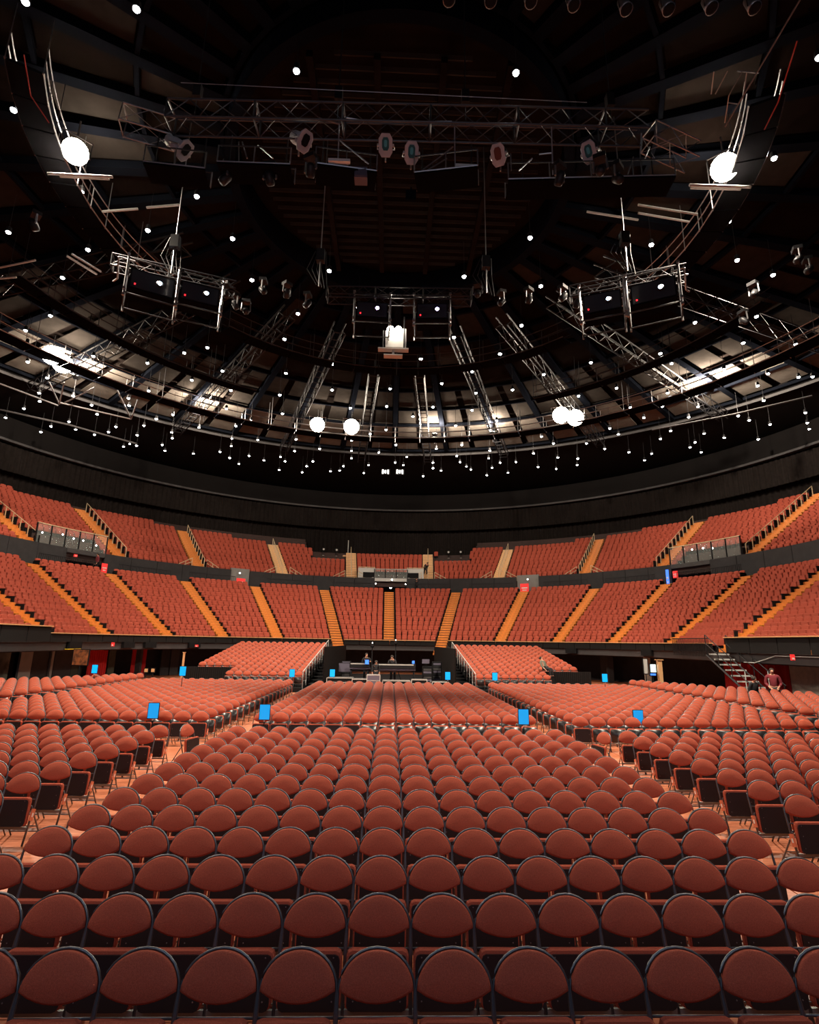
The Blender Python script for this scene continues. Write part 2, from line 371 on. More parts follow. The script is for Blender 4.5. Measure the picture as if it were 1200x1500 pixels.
def nrows(k0, frac):                                         # rows grow in number away from the end of the arena
    base = {-8: 12, -7: 12, -6: 12, -5: 11.5, -4: 10.8, -3: 9.6, -2: 8.4, -1: 7.2, 1: 8.4, 2: 9.2, 3: 10.6, 4: 11.3, 5: 11.6, 6: 12, 7: 12}[k0]
    return int(round(base + (frac - .5) * (1.2 if k0 > 0 else -1.2) * (0 if k0 == -1 else 1)))
for k0, k1 in zip(UK, UK[1:]):
    for j in range(13):
        r = UR0 + UP * j + .15; a0 = ustair_a(k0, r); a1 = ustair_a(k1, r); rr = r if abs((a0 + a1) / 2) < PI / 2 else 24
        w0 = .72 / rr; L = (a1 - a0 - 2 * w0) * rr; n = int(L / .53)
        for i in range(n):
            if j >= nrows(k0, (i + .5) / n): continue
            a = a0 + w0 + (i + .5) * (a1 - a0 - 2 * w0) / n
            if abs(a) < .125 and j < 2: continue                                  # control boxes
            if (-1.27 < a < -1.05 or 1.07 < a < 1.30) and j < 3: continue         # glazed boxes
            if (-.295 < a < -.17 or .165 < a < .295) and j >= 5: continue         # follow spot decks
            x, y = P(a, r); upp.append((x, y, 9.42 + URISE * j, face_in(a), k0, j, i))
vis = []
for idx, s_ in enumerate(low):
    q = seen((s_[0], s_[1], s_[2] + .75))
    if q and 4 < q[0] < 1196 and s_[4] in (-7, -6, -5, 4, 5, 6, 7):
        vis.append((q[2], idx, q[0]))
vis.sort(); near = vis[:300]; near_ids = {i for _, i, _ in near}
rows = {}
for zc, i, px in near: rows.setdefault((low[i][4], low[i][5]), []).append((px, i))
for (k, j), L in sorted(rows.items()):
    L.sort(); sd = 'left' if k < 0 else 'right'
    for n, (px, i) in enumerate(L):
        s_ = low[i]; sec = abs(k + (1 if k < 0 else 0))
        o = obj('stadium_chair', seat_me, None, s_[:3], s_[3])
        tag(o, 'red tier seat on %s, section %s from centre, %s row up, %s from left' % (sd, ordn(sec + 1), ordn(j + 1), ordn(n + 1)), 'seat', 'red tip-up seats of the lower tier nearest the camera')
rest = [s_[:4] for i, s_ in enumerate(low) if i not in near_ids] + [s_[:4] for s_ in upp]
o = stamp_mesh('arena_seating', seat_tpl, ['seat', 'dark'], rest)
tag(o, 'banked rows of red tip-up seats filling the far tiers of the arena', 'seating')

# ------------------------------------------------------------------ setting: upper tier
# fewer rows at the end of the arena: the terraces there stop where the drapes stand
mb = MB()
for j in range(13):
    lim = 0
    for s0, s1 in ((-A_END, -.30), (-.30, .30), (.30, A_END)):
        if s0 == -.30 and j >= 9: continue
        arc(s0, s1, UR0 + UP * j - .12, 9.42 + URISE * j - .55, 9.42 + URISE * j, UP + .02, mb, step=.07)
struct('terrace_upper', mb, 'terrace')
# face wall of the upper tier with its openings
VOM = [(-1.18, -1.06), (-.064, .064), (1.07, 1.20)]
uw = struct('wall_upper_tier', None, None)
cuts = [-A_END, -1.18, -1.06, -.62, -.55, -.064, .064, .50, .585, 1.07, 1.20, A_END]
for a0, a1 in zip(cuts, cuts[1:]):
    if (a0, a1) in VOM:
        q = MB(); arc(a0, a1, 28.02, 9.45, 9.80, .25, q); part('lintel', q, 'light' if a0 == -.064 else 'fascia', uw)
        q = MB(); arc(a0, a1, 30.2, 7.5, 9.5, .2, q); part('back_panel', q, 'dark', uw)
        continue
    portal = (a0, a1) in ((-.62, -.55), (.50, .585))
    k = 1 if portal else max(1, round((a1 - a0) * 28 / 2.4)); d = (a1 - a0) / k
    for i in range(k):
        q = MB(); arc(a0 + d * i + .0006, a0 + d * (i + 1) - .0006, 28.02 + (.2 if portal else 0), lambda a: ztop(a) - .2, 10.0 if portal else 9.80, .22, q); part('wall_panel', q, 'grey' if portal else 'wall', uw)
# stepped guard rail of the walkway
def guard(name, label, a0, a1, R, z, h, m='dsteel', sp=.16, group=None, top=.025, pick=.012):
    t = thing(name, label, 'railing', (*P((a0 + a1) / 2, R), z), 0, group); o = Vector(t.location)
    n = max(2, int((a1 - a0) * min(R, 28) / sp)); q = MB()
    pts = [Vector((*P(a0 + (a1 - a0) * i / 24, R), z + h)) - o for i in range(25)]
    part('top_rail', (q.tube(pts, top, 5), q)[1], m, t); q = MB()
    for i in range(n + 1):
        x, y = P(a0 + (a1 - a0) * i / n, R); q.box((x - o.x, y - o.y, z + h / 2 - o.z), (pick * 2, pick * 2, h))
    b = part('picket_infill', q, m, t); b['kind'] = 'stuff'
    return t
for n, (a0, a1, lab) in enumerate([(-1.30, -1.10, 'outer left'), (-1.04, -.86, 'second from the left'), (-.79, -.62, 'left, beside the grey portal'), (-.50, -.32, 'left of the centre opening, farther one'), (-.24, -.06, 'left of the centre opening, nearer one'), (.06, .24, 'right of the centre opening, nearer one'), (.32, .50, 'right of the centre opening, farther one'), (.62, .79, 'right, beside the grey portal'), (.86, 1.04, 'second from the right'), (1.12, 1.34, 'outer right')]):
    guard('walkway_railing', 'black picket railing behind the lower tier, ' + lab, a0, a1, 26.75, ztop(a0), 1.0, group='picket railings of the walkway')
# stairs of the upper tier
for k in UK:
    if abs(k) > 5: continue
    nr = {1: 8, 2: 9, 3: 10, 4: 11, 5: 12}[abs(k)]
    x0, y0 = P(ustair_a(k, 28.3), 28.3)
    t = thing('upper_staircase', 'pale yellow staircase up the upper tier, %s from the centre on the %s side' % (ordn(abs(k)), side_name(k)), 'staircase', (x0, y0, 9.4), 0, 'yellow staircases of the upper tier')
    m = 'pale' if abs(k) < 3 else 'amber'
    for s_ in range(1, 2 * nr):
        r = UR0 - .25 + UP * s_ / 2; a = ustair_a(k, r); x, y = P(a, r); z = 9.42 + URISE * (s_ + 1) / 2; rot = Matrix.Rotation(face_in(a), 3, 'Z')
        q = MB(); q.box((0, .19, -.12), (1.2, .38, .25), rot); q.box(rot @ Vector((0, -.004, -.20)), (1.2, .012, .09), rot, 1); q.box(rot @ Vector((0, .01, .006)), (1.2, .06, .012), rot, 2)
        o = part('step', q, [m, 'rdark', 'nose' if abs(k) > 2 else 'light'], t); o.location = (x - x0, y - y0, z - 9.4)
    # handrail beside the steps
    hl = thing('stair_handrail', 'tan handrail with upright posts on upper staircase, %s from centre on the %s' % (ordn(abs(k)), side_name(k)), 'handrail', (x0, y0, 9.4), 0, 'handrails of the upper staircases')
    tops = []
    for s_ in range(0, nr):
        r = UR0 + UP * s_; a = ustair_a(k, r) + ((.55 / r) * (-1 if k > 0 else 1) if abs(k) > 2 else 0); x, y = P(a, r); z = 9.42 + URISE * (s_ + .5)
        q = MB(); q.box((x - x0, y - y0, z - 9.4 + .5), (.055, .055, 1.0)); part('post', q, 'tanrail', hl); tops.append((x - x0, y - y0, z - 9.4 + 1.0))
        if abs(k) > 2:
            q = MB(); rot = Matrix.Rotation(face_in(a), 3, 'Z'); da = (.12 / r) * (-1 if k > 0 else 1); x, y = P(a + da, r)
            q.box((x - x0, y - y0, z - 9.4 + .38), (.07, .55, .62), rot); part('row_end_panel', q, 'dark', hl)
    part('rail', (lambda q: (q.tube(tops, .03, 5), q)[1])(MB()), 'tanrail', hl)
    # railings flanking the foot of the staircase
    if abs(k) in (1, 2, 3):
        for sd in (-1, 1):
            a = UBa[k] + sd * .026; a2 = UBa[k] + sd * (.026 + .045)
            p0 = Vector((*P(a, 28.2), 9.4)); p1 = Vector((*P(a2, 28.2), 9.4)); q = MB()
            g = thing('landing_railing', 'tan sloping railing %s of upper staircase, %s from the centre on the %s' % ('left' if sd < 0 else 'right', ordn(abs(k)), side_name(k)), 'railing', p0, 0, 'landing railings of the upper tier')
            dv = p1 - p0
            q.tube([(0, 0, 1.15), (dv.x, dv.y, .45)], .035, 5); q.tube([(0, 0, .8), (dv.x, dv.y, .15)], .03, 5); part('rail', q, 'tanrail', g)
            for f_, h_ in ((0, 1.15), (.5, .8), (1, .45)):
                q = MB(); q.tube([(dv.x * f_, dv.y * f_, 0), (dv.x * f_, dv.y * f_, h_)], .03, 5); part('post', q, 'tanrail', g)

# ------------------------------------------------------------------ setting: drapes, ring ledge, roof
def drape(mb, a0, a1, R, z0, z1, amp=.10, wl=.55):
    n = int((a1 - a0) * 37 / (wl / 4)); vs = []
    for i in range(n + 1):
        a = a0 + (a1 - a0) * i / n; x, y = P(a, R + amp * math.sin(i * PI / 2 + .6 * math.sin(i * .13))); vs += [(x, y, z0), (x, y, z1)]
    mb.add(vs, [(2 * i, 2 * i + 1, 2 * i + 3, 2 * i + 2) for i in range(n)])
mb = MB(); drape(mb, -A_END, A_END, 38.4, 9.5, 17.6); struct('wall_drape_lower', mb, 'curtain')
mb = MB(); drape(mb, -1.35, 1.35, 37.4, 17.2, 19.6, .07, .5); struct('wall_drape_upper', mb, 'curtain')
mb = MB(); arc(-A_END, A_END, 36.7, 19.66, 19.86, .5, mb); arc(-A_END, A_END, 36.9, 19.9, 21.9, .2, mb, 1); struct('trim_2', mb, ['fascia', 'black'])
mb = MB(); arc(-A_END, A_END, 39.2, 8, 22, .3, mb); arc(-A_END, A_END, 30, 9.0, 9.1, 9, mb); struct('wall_back', mb, 'dark')
# roof: deck, radial beams, ring beams, panels (centre of the round roof)
HX, HY, HZ = 0.0, 20.0, 22.6
def pol(r, t, z=HZ): return Vector((HX + r * math.sin(t), HY + r * math.cos(t), z))
def disc(mb, r, z, n=96, r_in=0, mi=0):
    vs = [pol(r, 2 * PI * i / n, z) for i in range(n)]
    if r_in:
        vs += [pol(r_in, 2 * PI * i / n, z) for i in range(n)]; mb.add(vs, [(i, (i + 1) % n, n + (i + 1) % n, n + i) for i in range(n)], mi)
    else: mb.add(vs, [tuple(range(n))], mi)
def cyl(mb, r, z0, z1, n=96, mi=0):
    vs = [pol(r, 2 * PI * i / n, z0) for i in range(n)] + [pol(r, 2 * PI * i / n, z1) for i in range(n)]
    mb.add(vs, [(i, (i + 1) % n, n + (i + 1) % n, n + i) for i in range(n)], mi)
mb = MB(); disc(mb, 64, HZ + .6); roof = struct('ceiling', mb, 'ceil')
NB = 40
def seen_any(p, mg=120):
    s = seen(p); return s and -mg < s[0] < 1200 + mg and -mg < s[1] < 1500
bb = MB(); bb.box((0, 0, 0), (.28, 1, .5))
for i in range(NB):
    t = 2 * PI * i / NB
    for ra, rb in ((7.5, 21), (21, 35)):
        c = pol((ra + rb) / 2, t, HZ + .12)
        if not any(seen_any(pol(r, t)) for r in (ra, (ra + rb) / 2, rb)): continue
        q = MB(); q.box((0, 0, 0), (.26, rb - ra, .42)); q.box((0, 0, -.24), (.42, rb - ra, .05))
        o = part('beam', q, 'beam', roof); o.location = c; o.rotation_euler = (0, 0, -t)
RINGS = [7.5, 10.5, 13.8, 17.2, 20.8, 24.4, 28.0, 31.5, 35.0]
for r in RINGS:
    q = MB()
    for k in range(NB):
        t0, t1 = 2 * PI * k / NB, 2 * PI * (k + 1) / NB; a, b = pol(r, t0, HZ), pol(r, t1, HZ)
        if not (seen_any(a) or seen_any(b)): continue
        d = b - a; R = Matrix.Rotation(math.atan2(d.y, d.x), 3, 'Z'); q.box((a + b) / 2, (d.length, .16, .22), R)
    if q.v: part('ring_beam', q, 'beam', roof)
for i in range(NB):
    for a_, (ra, rb) in enumerate(zip(RINGS, RINGS[1:])):
        sub = 2 if ra > 20 else 1
        for s_ in range(sub):
            t0 = 2 * PI * (i + (s_ + .03) / sub) / NB; t1 = 2 * PI * (i + (s_ + .97) / sub) / NB
            t0 += .2 / ra; t1 -= .2 / ra
            pts = [pol(ra + .14, t0), pol(ra + .14, t1), pol(rb - .14, t1), pol(rb - .14, t0)]
            if not seen_any((pts[0] + pts[2]) / 2, 60): continue
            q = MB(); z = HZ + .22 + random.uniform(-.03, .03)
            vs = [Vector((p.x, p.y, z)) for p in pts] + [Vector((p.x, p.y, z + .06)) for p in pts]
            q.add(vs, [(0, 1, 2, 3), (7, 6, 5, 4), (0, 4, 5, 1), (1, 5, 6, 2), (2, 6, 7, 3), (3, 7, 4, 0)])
            part('roof_panel', q, 'panel' if ra > 27 else 'mpanel' if (ra > 20 or random.random() < .25) else 'rpanel', roof)  # panels paler towards the rim: flood light put into their colour
# hub with its louvre
q = MB(); cyl(q, 7.3, HZ - .9, HZ + .5); cyl(q, 6.9, HZ - .9, HZ + .5); disc(q, 7.3, HZ - .9, r_in=6.9); part('hub_ring', q, 'beam', roof)
for i in range(22):
    y = 14.6 + i * .5; hw = math.sqrt(max(.1, 5.9 ** 2 - (y - HY) ** 2))
    q = MB(); q.box((0, y, HZ - .2), (2 * hw, .09, .14), Matrix.Rotation(.5, 3, 'X')); part('louvre_slat', q, 'mpanel', roof)
for x in (-3.2, -.9, 1.4, 3.7):
    q = MB(); q.box((x, HY, HZ - .42), (.22, 11, .28)); part('hub_rib', q, 'ceil', roof)
# outer drop: black soffit round the roof
mb = MB(); disc(mb, 64, HZ - .25, r_in=35.4); cyl(mb, 35.4, HZ - .25, HZ + .6); cyl(mb, 35.3, HZ - .42, HZ - .2, mi=1); struct('trim_3', mb, ['black', 'fascia'])

# ------------------------------------------------------------------ folding chairs
LEAN = math.radians(18); CL, SL = math.cos(LEAN), math.sin(LEAN)
BX, BT = .235, .855            # half width of the back pad, length along the lean to its top
def back_outline(n=22, s=1.0, a=.235, b=.205, c=.064, e=2.0):
    out = []
    for k in range(n + 1):
        t = PI * k / n; x = math.cos(t); y = math.sin(t)
        out.append((a * s * math.copysign(abs(x) ** (2 / e), x), b * s * abs(y) ** (2 / e)))
    for k in range(1, 8):
        t = PI * k / 8; out.append((-a * s * math.cos(t) * 1.0 if False else -a * s * (1 - 2 * k / 8), -c * s * math.sin(PI * k / 8) ** .8))
    return out
ZW = .885 / CL - .205 - .015     # distance along the lean from the floor to the widest line
def lean_pt(x, d, off=0):       # point on the chair's leaning plane: x sideways, d up along it, off forwards; back top at y = 0
    T = .885 / CL
    return Vector((x, -(T - d) * SL - off * CL, d * CL - off * SL))
def chair_parts(lod=0):
    P_ = {}
    nb = 22 if lod == 0 else 10
    ex = Vector((1, 0, 0)); ey = Vector((0, SL, CL)); ez = Vector((0, -CL, SL))
    q = MB(); o0 = lean_pt(0, ZW)
    q.prism(back_outline(nb), o0 + ez * -.004, ex, ey, ez, .045, 0, .10, .018); P_['backrest'] = (q, ['fabric'], True)
    q = MB()
    hoop = [(-.238, 0.02)] + [(-.238, ZW - .06)] if False else []
    pts = [lean_pt(-.243, .0)] + [lean_pt(-.243, ZW - .10)]
    n = 14 if lod == 0 else 8
    for k in range(n + 1):
        t = PI - PI * k / n; x = math.cos(t); y = math.sin(t)
        pts.append(lean_pt(.2425 * math.copysign(abs(x) ** (2 / 2.0), x), ZW + .2135 * abs(y) ** (2 / 2.0)))
    pts += [lean_pt(.243, ZW - .10), lean_pt(.243, 0)]
    q.tube(pts, [.0145, .0125] + [.0098] * (n + 1) + [.0125, .0145], 6 if lod == 0 else 4); 
    if lod == 0: q.tube([lean_pt(-.243, ZW - .13), lean_pt(.243, ZW - .13)], .009, 5)
    P_['frame'] = (q, ['frame'], True)
    # tipped-up seat: cushion towards the back, black pan facing the stage
    q = MB(); f = .085; tl = math.radians(6)
    sx, sz0, sz1 = .230, .235, .600
    ey2 = Vector((0, math.sin(tl), math.cos(tl))); ez2 = Vector((0, -math.cos(tl), math.sin(tl)))
    def rr(hw, hh, r):
        o = []
        for cx, cy, a0 in ((hw - r, hh - r, 0), (-hw + r, hh - r, 90), (-hw + r, -hh + r, 180), (hw - r, -hh + r, 270)):
            for a in ((0, 45, 90) if lod == 0 else (0, 90)): o.append((cx + r * math.cos(math.radians(a0 + a)), cy + r * math.sin(math.radians(a0 + a))))
        return o
    cz = (sz0 + sz1) / 2; hh = (sz1 - sz0) / 2
    so = Vector((0, lean_pt(0, cz / CL).y - f + .03, cz))
    q.prism(rr(sx, hh, .04), so, ex, ey2, ez2, .052, 0, .03, .012); P_['seat_cushion'] = (q, ['fabric'], False)
    q = MB(); q.prism(rr(sx - .014, hh - .014, .035), so + ez2 * .05 - ey2 * .012, ex, ey2, ez2, .016, 0)
    if lod == 0:
        for px in (-.17, .17):
            for pz in (-.12, .02, .14): q.lathe([(.006, 0), (.004, .004)], so + ez2 * .066 + ex * px + ey2 * pz, ez2, 5, 1)
    P_['seat_pan'] = (q, ['pan', 'steel'] if lod == 0 else ['pan'], False)
    for sd in (-1, 1):
        q = MB(); x = .205 * sd
        q.tube([lean_pt(x, .50, .01), Vector((x, lean_pt(0, 0).y + .46, .0))], .011, 6 if lod == 0 else 4)
        P_['rear_leg%d' % sd] = (q, ['frame'], True)
    q = MB(); y0, y1, zt = lean_pt(0, .5, .01).y, lean_pt(0, 0).y + .46, .5 * CL
    for f_ in ((.68, .86) if lod == 0 else (.75,)):
        yy = y0 + (y1 - y0) * f_; z = zt * (1 - f_); q.tube([(-.205, yy, z), (.205, yy, z)], .008, 5 if lod == 0 else 3)
    P_['stretcher'] = (q, ['frame'], True)
    q = MB(); c = lean_pt(0, .215 / CL, .012); q.box(c, (.47, .022, .035)); P_['crossbar'] = (q, ['bar'], False)
    return P_
hero = {}
for nm, (q, ms, sm) in chair_parts(0).items():
    me = q.mesh(nm.split('leg')[0] + 'leg' if 'leg' in nm else nm, ms if len(ms) > 1 else ms[0], sm)
    if nm == 'backrest':
        pass
    hero[nm] = me
def make_chair(loc, rz, label, group='terracotta folding chairs on the arena floor'):
    t = thing('folding_chair', label, 'chair', loc, rz, group)
    for nm, me in hero.items(): obj('rear_leg' if 'leg' in nm else nm, me, t)
    return t
plate_me = None
def add_plate(t, sd):
    global plate_me
    if plate_me is None:
        q = MB(); q.box((0, 0, 0), (.018, .075, .15), Matrix.Rotation(-LEAN, 3, 'X')); q.box((0, -.005, 0), (.022, .03, .05), Matrix.Rotation(-LEAN, 3, 'X'), 1); plate_me = q.mesh('number_plate', ['plate', 'white'])
    p = lean_pt(.262 * sd, .40, .03); o = obj('number_plate', plate_me, t, p); o['label'] = 'orange plate with a white number patch'

SP, X0, Y0, YP = .494, -.04, 4.14, .788
chairs = []        # (x, y, z, rot, block, row, col, end)
def block(name, cols, ys, z=0, end=None):
    for r, y in enumerate(ys):
        xs = cols(r, y) if callable(cols) else cols
        for c, x in enumerate(xs):
            e = 0
            if end == 'R' and c == 0: e = 1
            if end == 'L' and c == 0: e = -1
            zz_ = z(r) if callable(z) else z
            chairs.append((x, y, zz_, random.uniform(-.012, .012), name, r, c, e))
ys1 = [Y0 + YP * i for i in range(13)]
ys2 = [16.25 + YP * i for i in range(18)]
block('middle front block', [X0 + SP * k for k in range(-7, 9)], ys1)
block('left front block', [-5.27 - SP * k for k in range(14)], [y for y in ys1], end='R')
block('right front block', [5.60 + SP * k for k in range(14)], [y - .1 for y in ys1], end='L')
block('middle rear block', [X0 + SP * k for k in range(-7, 9)], ys2[:17])
block('left rear block', [-5.2 - SP * k for k in range(15)], ys2, end='R')
block('right rear block', [5.33 + SP * k for k in range(15)], [y - .2 for y in ys2], end='L')
def wing(s):
    def f(r, y):
        lim = min(19.2, 13.2 + (31.3 - y) / 1.43); n = int((lim - 13.1) / SP) + 1
        return [s * (13.15 + SP * c) for c in range(max(0, n))]
    return f
for s_, nm in ((-1, 'far left wing'), (1, 'far right wing')):
    block(nm, wing(s_), [13.1 + YP * i for i in range(23)], .16)
    _q = MB(); _q.box((s_ * 16.2, 22.2, .08), (6.6, 19.5, .16)); struct('wing_platform', _q, 'dark')
def rz_(r): return .22 + .125 * r
for s_, nm in ((-1, 'left raked block'), (1, 'right raked block')):
    block(nm, lambda r, y, s_=s_: [s_ * (5.25 + SP * c) for c in range(9 if r < 3 else 14)], [33.1 + .9 * i for i in range(14)], rz_)
cand = []
for i, c in enumerate(chairs):
    q = seen((c[0], c[1], c[2] + .7))
    if q and -12 < q[0] < 1212 and q[1] < 1500 and c[4] != 'far left wing': cand.append((q[2], i, q[0]))
cand.sort(); pick = cand[:300]; ids = {i for _, i, _ in pick}
rws = {}
for zc, i, px in pick: rws.setdefault((chairs[i][4], round(chairs[i][1], 1)), []).append((px, i))
seq = {}
for (b, y) in sorted(rws, key=lambda t: t[1]): seq[(b, y)] = sum(1 for (b2, y2) in seq if b2 == b) + 1
for key, L in rws.items():
    L.sort()
    for n, (px, i) in enumerate(L):
        c = chairs[i]
        t = make_chair(c[:3], c[3], 'terracotta oval-back chair, %s, %s row in view, %s chair from left' % (c[4], ordn(seq[key]), ordn(n + 1)))
        if c[7]: add_plate(t, c[7])
# the rest of the floor seating, in one mesh
tq = MB(); mats_ = ['fabric', 'frame', 'pan', 'bar']
for nm, (q, ms, sm) in chair_parts(1).items():
    tq.add(q.v, q.f, mats_.index(ms[0]))
rest = [c[:4] for i, c in enumerate(chairs) if i not in ids]
o = stamp_mesh('floor_seating', tq.arrays(), mats_, rest)
tag(o, 'rows of terracotta oval-back chairs across the rear of the arena floor', 'seating')
# two chairs turned sideways at the aisle ends of the last front rows
for x, y, rz, lab in ((-4.75, 13.75, 1.25, 'lone turned chair at the left aisle end of the front left block'), (5.02, 13.3, -1.25, 'lone turned chair at the right aisle end of the front right block')):
    make_chair((x, y, 0), rz, lab)

# ------------------------------------------------------------------ platforms of the raked blocks, black stairs beside the mix area
for s_, nm in ((-1, 'left'), (1, 'right')):
    t = struct('trim_%d' % (4 if s_ < 0 else 5), None, None)
    for r in range(14):
        n = 9 if r < 3 else 14; y = 33.1 + .9 * r - .62; w_ = n * SP + .3
        q = MB(); q.box((s_ * (5.0 + w_ / 2), y + .45, (rz_(r)) / 2), (w_, .9, rz_(r))); part('platform_step', q, 'dark', t)
    q = MB(); q.box((s_ * 10.95, 35.0, .62), (3.1, .1, 1.15)); part('parapet', q, 'rim', t)
    q = MB(); q.box((s_ * 9.45, 34.0, .5), (.1, 2.0, .9)); part('parapet_side', q, 'rim', t)
    q = MB()
    for i in range(24): q.tube([(s_ * (9.5 + i * .125), 34.9, .05), (s_ * (9.5 + i * .125), 34.9, 1.2)], .012, 4)
    o = part('picket_infill', q, 'dsteel', t); o['kind'] = 'stuff'
    rl = thing('aisle_handrail', 'grey sloping handrail beside the %s raked block' % nm, 'handrail', (s_ * 5.0, 33, 0))
    q = MB(); q.tube([(0, 0, 1.1), (0, 12.5, 2.9)], .03, 6); part('rail', q, 'light', rl)
    for i in range(11):
        q = MB(); q.tube([(0, i * 1.25, rz_(0) + .14 * i - .1), (0, i * 1.25, 1.1 + i * .18)], .022, 5); part('post', q, 'light', rl)
    bs = thing('floor_staircase', 'black staircase from the arena floor up to the tier, %s of the mix position' % nm, 'staircase', (s_ * 4.45, 33, 0))
    for i in range(17):
        q = MB(); q.box((0, i * 1.0, .15 * i / 2), (.95, 1.0, max(.06, .15 * i))); q.box((0, i - .49, .15 * i + .005), (.95, .05, .03), None, 1)
        part('step', q, ['dark', 'dsteel'], bs)
    q = MB(); q.box((s_ * 3.85, 41, 1.25), (.08, 15.5, 2.5)); struct('partition', q, 'black')

# ------------------------------------------------------------------ metal stairs on the right, with rails
ms_ = thing('metal_staircase', 'open metal staircase with pale tread edges under the right rim gap', 'staircase', (17.35, 29.4, 0))
dirv = Vector((.05, -1, 0)).normalized(); sid = Vector((1, .05, 0)).normalized()
for i in range(9):
    c = dirv * (.40 * i) + Vector((0, 0, 2.45 - .25 * i)); R = Matrix.Rotation(math.atan2(sid.y, sid.x), 3, 'Z')
    q = MB(); q.box(c, (1.1, .34, .05), R); q.box(c + dirv * .18 + Vector((0, 0, .01)), (1.1, .05, .07), R, 1); part('tread', q, ['dsteel', 'light'], ms_)
for sd in (-1, 1):
    o_ = sid * (.58 * sd); q = MB()
    q.tube([o_ + Vector((0, 0, 2.4)), o_ + dirv * 3.9 + Vector((0, 0, .1))], .05, 5); part('stringer', q, 'dsteel', ms_)
    q = MB()
    for h in (.55, 1.0): q.tube([o_ + Vector((0, 0, 2.45 + h)), o_ + dirv * 3.9 + Vector((0, 0, .15 + h))], .025, 5)
    part('handrail', q, 'dsteel', ms_)
    for i in range(5):
        b = o_ + dirv * (.95 * i) + Vector((0, 0, 2.4 - .57 * i)); q = MB(); q.tube([b, b + Vector((0, 0, 1.05))], .022, 5); part('post', q, 'dsteel' if i != 3 else 'light', ms_)
guard('landing_guard', 'black picket guard rail by the head of the right metal staircase', 1.50, LBa[6] - .055, 17.9, 2.3, 1.0, sp=.12, top=.03)

# ------------------------------------------------------------------ blue section signs
def blue_sign(x, y, Z, h, label, w_=.27, base=0):
    p = at(x, y, Z); t = thing('section_sign', label, 'sign', (p.x, p.y, base), 0, 'blue section signs on stands')
    z = Z - base
    q = MB(); q.box((0, 0, z), (w_ + .03, .025, h + .03)); part('frame', q, 'dark', t)
    q = MB(); q.box((0, -.015, z), (w_, .008, h)); part('panel', q, 'sign', t)
    q = MB(); q.tube([(0, .01, 0), (0, .01, z - h / 2)], .014, 6); q.lathe([(.16, 0), (.15, .012), (.02, .03)], (0, .01, 0), n=12); part('stand', q, 'dark', t)
    q = MB(); q.lathe([(.02, 0), (.02, .04)], (0, -.005, z - h / 2 - .06), n=8); part('clamp', q, 'light', t)
for x, y, Z, lab in ((225, 1041, .93, 'blue sign on a stand before the left rear block, large and farthest left'), (388, 1043, .92, 'blue sign on a stand at the front left corner of the middle rear block'),
                     (767, 1050, .90, 'blue sign on a stand at the front right corner of the middle rear block'), (935, 1051, .86, 'blue sign on a stand before the right rear block')):
    blue_sign(x, y, Z, .38, lab)
for x, y, Z, lab in ((139, 980, 1.35, 'small blue sign before the red drape at the far left'), (268, 983, 1.45, 'small blue sign by the tan pole left of the left raked block'), (428, 986, 1.15, 'small blue sign before the left raked block'),
                     (487, 986, 1.15, 'small blue sign at the foot of the left black staircase'), (656, 990, 1.15, 'small blue sign at the foot of the right black staircase'), (725, 991, 1.15, 'small blue sign before the right raked block'), (886, 993, 1.25, 'small blue sign by the screens behind the right rear block')):
    blue_sign(x, y, Z, .38, lab, .26)

# ------------------------------------------------------------------ recess under the tier: drapes, poles, screens, doors
def red_drape(a0, a1, R, label):
    n = 40; q = MB(); o = Vector((*P((a0 + a1) / 2, R), 0)); vs = []
    for i in range(n + 1):
        a = a0 + (a1 - a0) * i / n; x, y = P(a, R + .07 * math.sin(i * 1.25)); vs += [(x - o.x, y - o.y, .03), (x - o.x, y - o.y, 2.08)]
    q.add(vs, [(2 * i, 2 * i + 1, 2 * i + 3, 2 * i + 2) for i in range(n)])
    tag(obj('red_drape', q.mesh('red_drape', 'red', True), None, o), label, 'curtain', 'red drapes under the tier')
for x0, x1, R, lab in ((128, 155, 20.0, 'red drape hanging under the left tier, nearer and wider one'), (192, 213, 20.6, 'narrow red drape hanging under the left tier, farther one'), (1062, 1160, 20.4, 'wide red drape behind the metal staircase on the right')):
    red_drape(a_px(x0, R), a_px(x1, R), R, lab)
def pole(x, y, Z, h, w_, label, m='tan'):
    p = at(x, y, Z); q = MB(); q.box((0, 0, h / 2), (w_, w_, h)); q.box((0, 0, .02), (w_ * 2, w_ * 2, .04)); q.box((0, 0, h - .02), (w_ * 1.6, w_ * 1.6, .04))
    tag(obj('support_post', q.mesh('support_post', m), None, (p.x, p.y, 0)), label, 'post')
pole(267, 985, 1.0, 2.1, .09, 'thin tan post under the left tier'); pole(967, 985, 1.4, 2.1, .22, 'pale square post beside the lit screens on the right')
def screen(x, y, Y, w_, h, m, label, name='wall_screen'):
    d = ray(x, y); p = Vector((0, 0, CH)) + d * (Y / d.y); t = thing(name, label, 'screen', p)
    q = MB(); q.box((0, .04, 0), (w_ + .08, .06, h + .08)); part('casing', q, 'dark', t)
    q = MB(); q.box((0, 0, 0), (w_, .02, h)); part('panel', q, m, t)
    q = MB(); q.tube([(0, .05, -h / 2), (0, .05, -p.z + .02)], .03, 6); part('stand', q, 'dark', t)
screen(946, 976, 32, .22, .8, 'light', 'narrow pale lit doorway panel beside the post on the right')
screen(957, 979, 31.5, .30, .42, 'screen', 'bright white-green screen beside the pale post on the right')
screen(886, 990, 31.8, .30, .2, 'screen', 'small bright laptop screen behind the right rear block')
screen(957, 988, 31.3, .3, .1, 'bluescr', 'low blue screen under the bright screen on the right')
